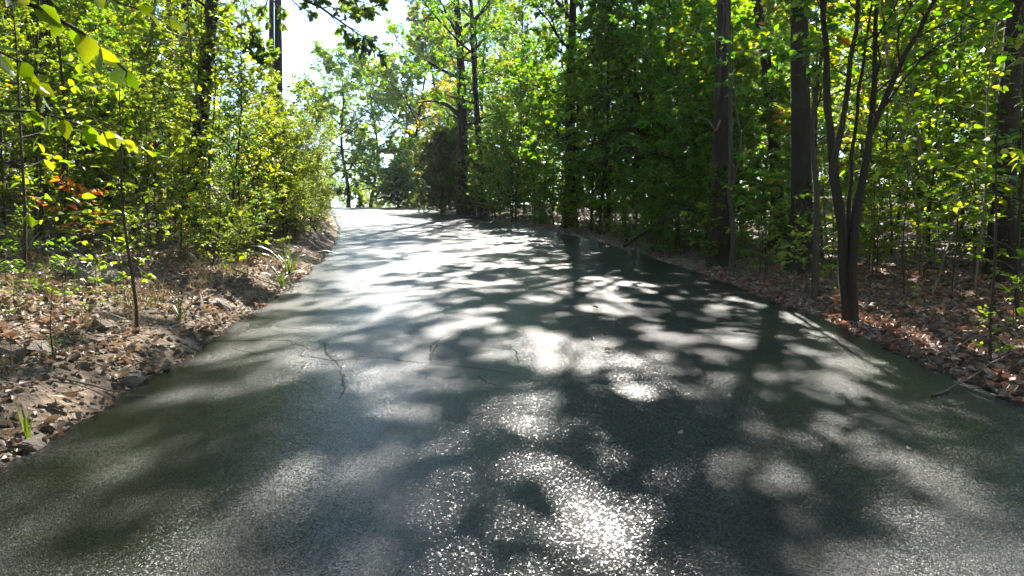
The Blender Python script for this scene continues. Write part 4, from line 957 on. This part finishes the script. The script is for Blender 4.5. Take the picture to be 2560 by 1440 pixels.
stick([gp(400, 640, .3), gp(480, 680, .2), gp(560, 720, .03)], .012, 'long stick leaning below the left thicket', 4)
stick([gp(230, 690, .3), gp(320, 700, .2), gp(420, 730, .1)], .008, 'thin stick propped against the dark rock', 5)
stick([gp(2330, 740, .02), pp(2390, 560, 11), pp(2440, 420, 10.5)], .018, 'pale dead branch leaning up out of the right brush', 6)
stick([gp(2370, 660, .1), pp(2300, 600, 12), pp(2230, 610, 12.5)], .014, 'bowed dead branch across the right brush', 7)
stick([pp(2380, 600, 11), pp(2470, 590, 10.6), pp(2560, 640, 10)], .012, 'grey arched twig branch across the right brush', 8)
stick([gp(2330, 1000, .03), gp(2450, 960, .08), gp(2558, 905, .12)], .008, 'dark stick lying on the red litter at the right edge', 9)
stick([gp(1560, 640, .2), pp(1640, 560, 14), pp(1760, 500, 13.6)], .03, 'thick dead branch leaning on the vine-hung trunk', 10, mat=M_BARK)
for i in range(34):
    y = R.uniform(9, 15); x = float(xr(y)) + R.uniform(3, 9); a = R.uniform(0, 6.28); L = R.uniform(.8, 2.2); z = gz(x, y)
    stick([(x, y, z + .03), (x + L * .5 * math.cos(a), y + L * .5 * math.sin(a), z + R.uniform(.1, .5)), (x + L * math.cos(a), y + L * math.sin(a), z + R.uniform(.1, .9))], R.uniform(.006, .014), 'dead grey branch tangled in the brush of the right wood', 700 + i, 'dead branches in the right brush', 'dead_branch')
for i in range(30):
    y = R.uniform(7, 18); x = float(xl(y)) - R.uniform(.3, 3.5); a = R.uniform(0, 6.28); L = R.uniform(.4, 1.2); x2, y2 = x + L * math.cos(a), y + L * math.sin(a)
    if x2 > float(xl(y2)) - .1: continue
    z = gz(x, y); stick([(x, y, z + .02), ((x + x2) / 2, (y + y2) / 2, (z + gz(x2, y2)) / 2 + R.uniform(.04, .12)), (x2, y2, gz(x2, y2) + .03)], R.uniform(.005, .011), 'small dead stick lying on the left bank', 760 + i, 'dead sticks on the left bank')
# grass tufts
def tuft(u, v, n, ln, label, seed, spread_=.3):
    r = np.random.default_rng(seed); x, y, z = gpt(u, v); o = thing('grass_tuft', label, 'grass tuft', (x, y, z))
    for i in range(n):
        L = ln * r.uniform(.6, 1.1); a = r.uniform(0, 6.28); b = r.uniform(.1, spread_) ; t = np.linspace(0, 1, 6)
        C = np.stack([np.cos(a) * (b * L * t + .5 * b * L * t ** 3), np.sin(a) * (b * L * t + .5 * b * L * t ** 3), L * (t - .35 * b * t ** 3 * 2)], -1); C[:, :2] += r.normal(0, .012, 2)
        w = .006 * np.array([1, 1.1, 1, .8, .5, .05]); sd = np.array([-np.sin(a), np.cos(a), 0]); V = np.stack([C - sd * w[:, None], C + np.array([0, 0, .002]), C + sd * w[:, None]], 1).reshape(-1, 3)
        i0 = np.arange(5)[:, None] * 3; j = np.arange(2)[None]; q = np.stack([i0 + j, i0 + j + 1, i0 + j + 4, i0 + j + 3], -1).reshape(-1, 4)
        part('blade', make_mesh('blade', V, [q], M_GRASS, np.full(len(V), r.random())), o)
tuft(68, 1110, 5, .26, 'few bright grass blades growing by the dark slab at the road edge', 1)
tuft(725, 690, 26, .75, 'arching green grass tuft on the bank at the inside of the bend', 2, .8)
tuft(705, 720, 14, .45, 'short green grass tuft just below the arching one', 3, .8)
tuft(250, 700, 16, .5, 'grass tuft in front of the largest dark rock', 4, .9)
tuft(450, 800, 14, .3, 'pale green grass tuft on the stony middle of the left bank', 5, .9)
tuft(60, 640, 18, .6, 'tall arching grass at the left margin below the thicket', 6, .9)

# ------------------------------------------------------------------ members of a small group are told apart by their order across the view
ORD = ['leftmost', 'second', 'third', 'fourth', 'fifth', 'sixth', 'seventh', 'eighth', 'ninth', 'tenth', 'eleventh', 'twelfth', 'thirteenth', 'fourteenth', 'fifteenth', 'sixteenth', 'seventeenth', 'eighteenth', 'nineteenth', 'twentieth']
groups = {}
for o in COL.objects:
    if o.parent is None and o.get('group') and o.get('category') in ('tree', 'sapling', 'bush'): groups.setdefault(o['group'], []).append(o)
for gname, mem in groups.items():
    vis = [o for o in mem if o.location.y > 3 and abs(o.location.x / o.location.y) < .72]
    if 1 < len(vis) <= 20 and len(vis) == len(mem):
        vis.sort(key=lambda o: o.location.x / o.location.y)
        for n, o in enumerate(vis):
            o['label'] = o['label'] + (', ' + ORD[n] + ('' if n == 0 else ' from the left') if n < len(vis) - 1 else ', rightmost')
# ------------------------------------------------------------------ thin air: far things fade a little
k = NT('air'); v = k.n('ShaderNodeVolumePrincipled'); v.inputs['Density'].default_value = .00025; v.inputs['Color'].default_value = (.86, .92, 1, 1); v.inputs['Anisotropy'].default_value = .45
k.l(v.outputs[0], k.out.inputs['Volume'])
x0, x1, y0, y1, z0, z1 = -520, 520, -60, 520, -40, 46
V = [(x, y, z) for x in (x0, x1) for y in (y0, y1) for z in (z0, z1)]
tag(link(bpy.data.objects.new('haze', make_mesh('haze', V, [np.array([(0, 1, 3, 2), (4, 6, 7, 5), (0, 4, 5, 1), (2, 3, 7, 6), (0, 2, 6, 4), (1, 5, 7, 3)])], k.m, smooth=False))), kind='stuff')
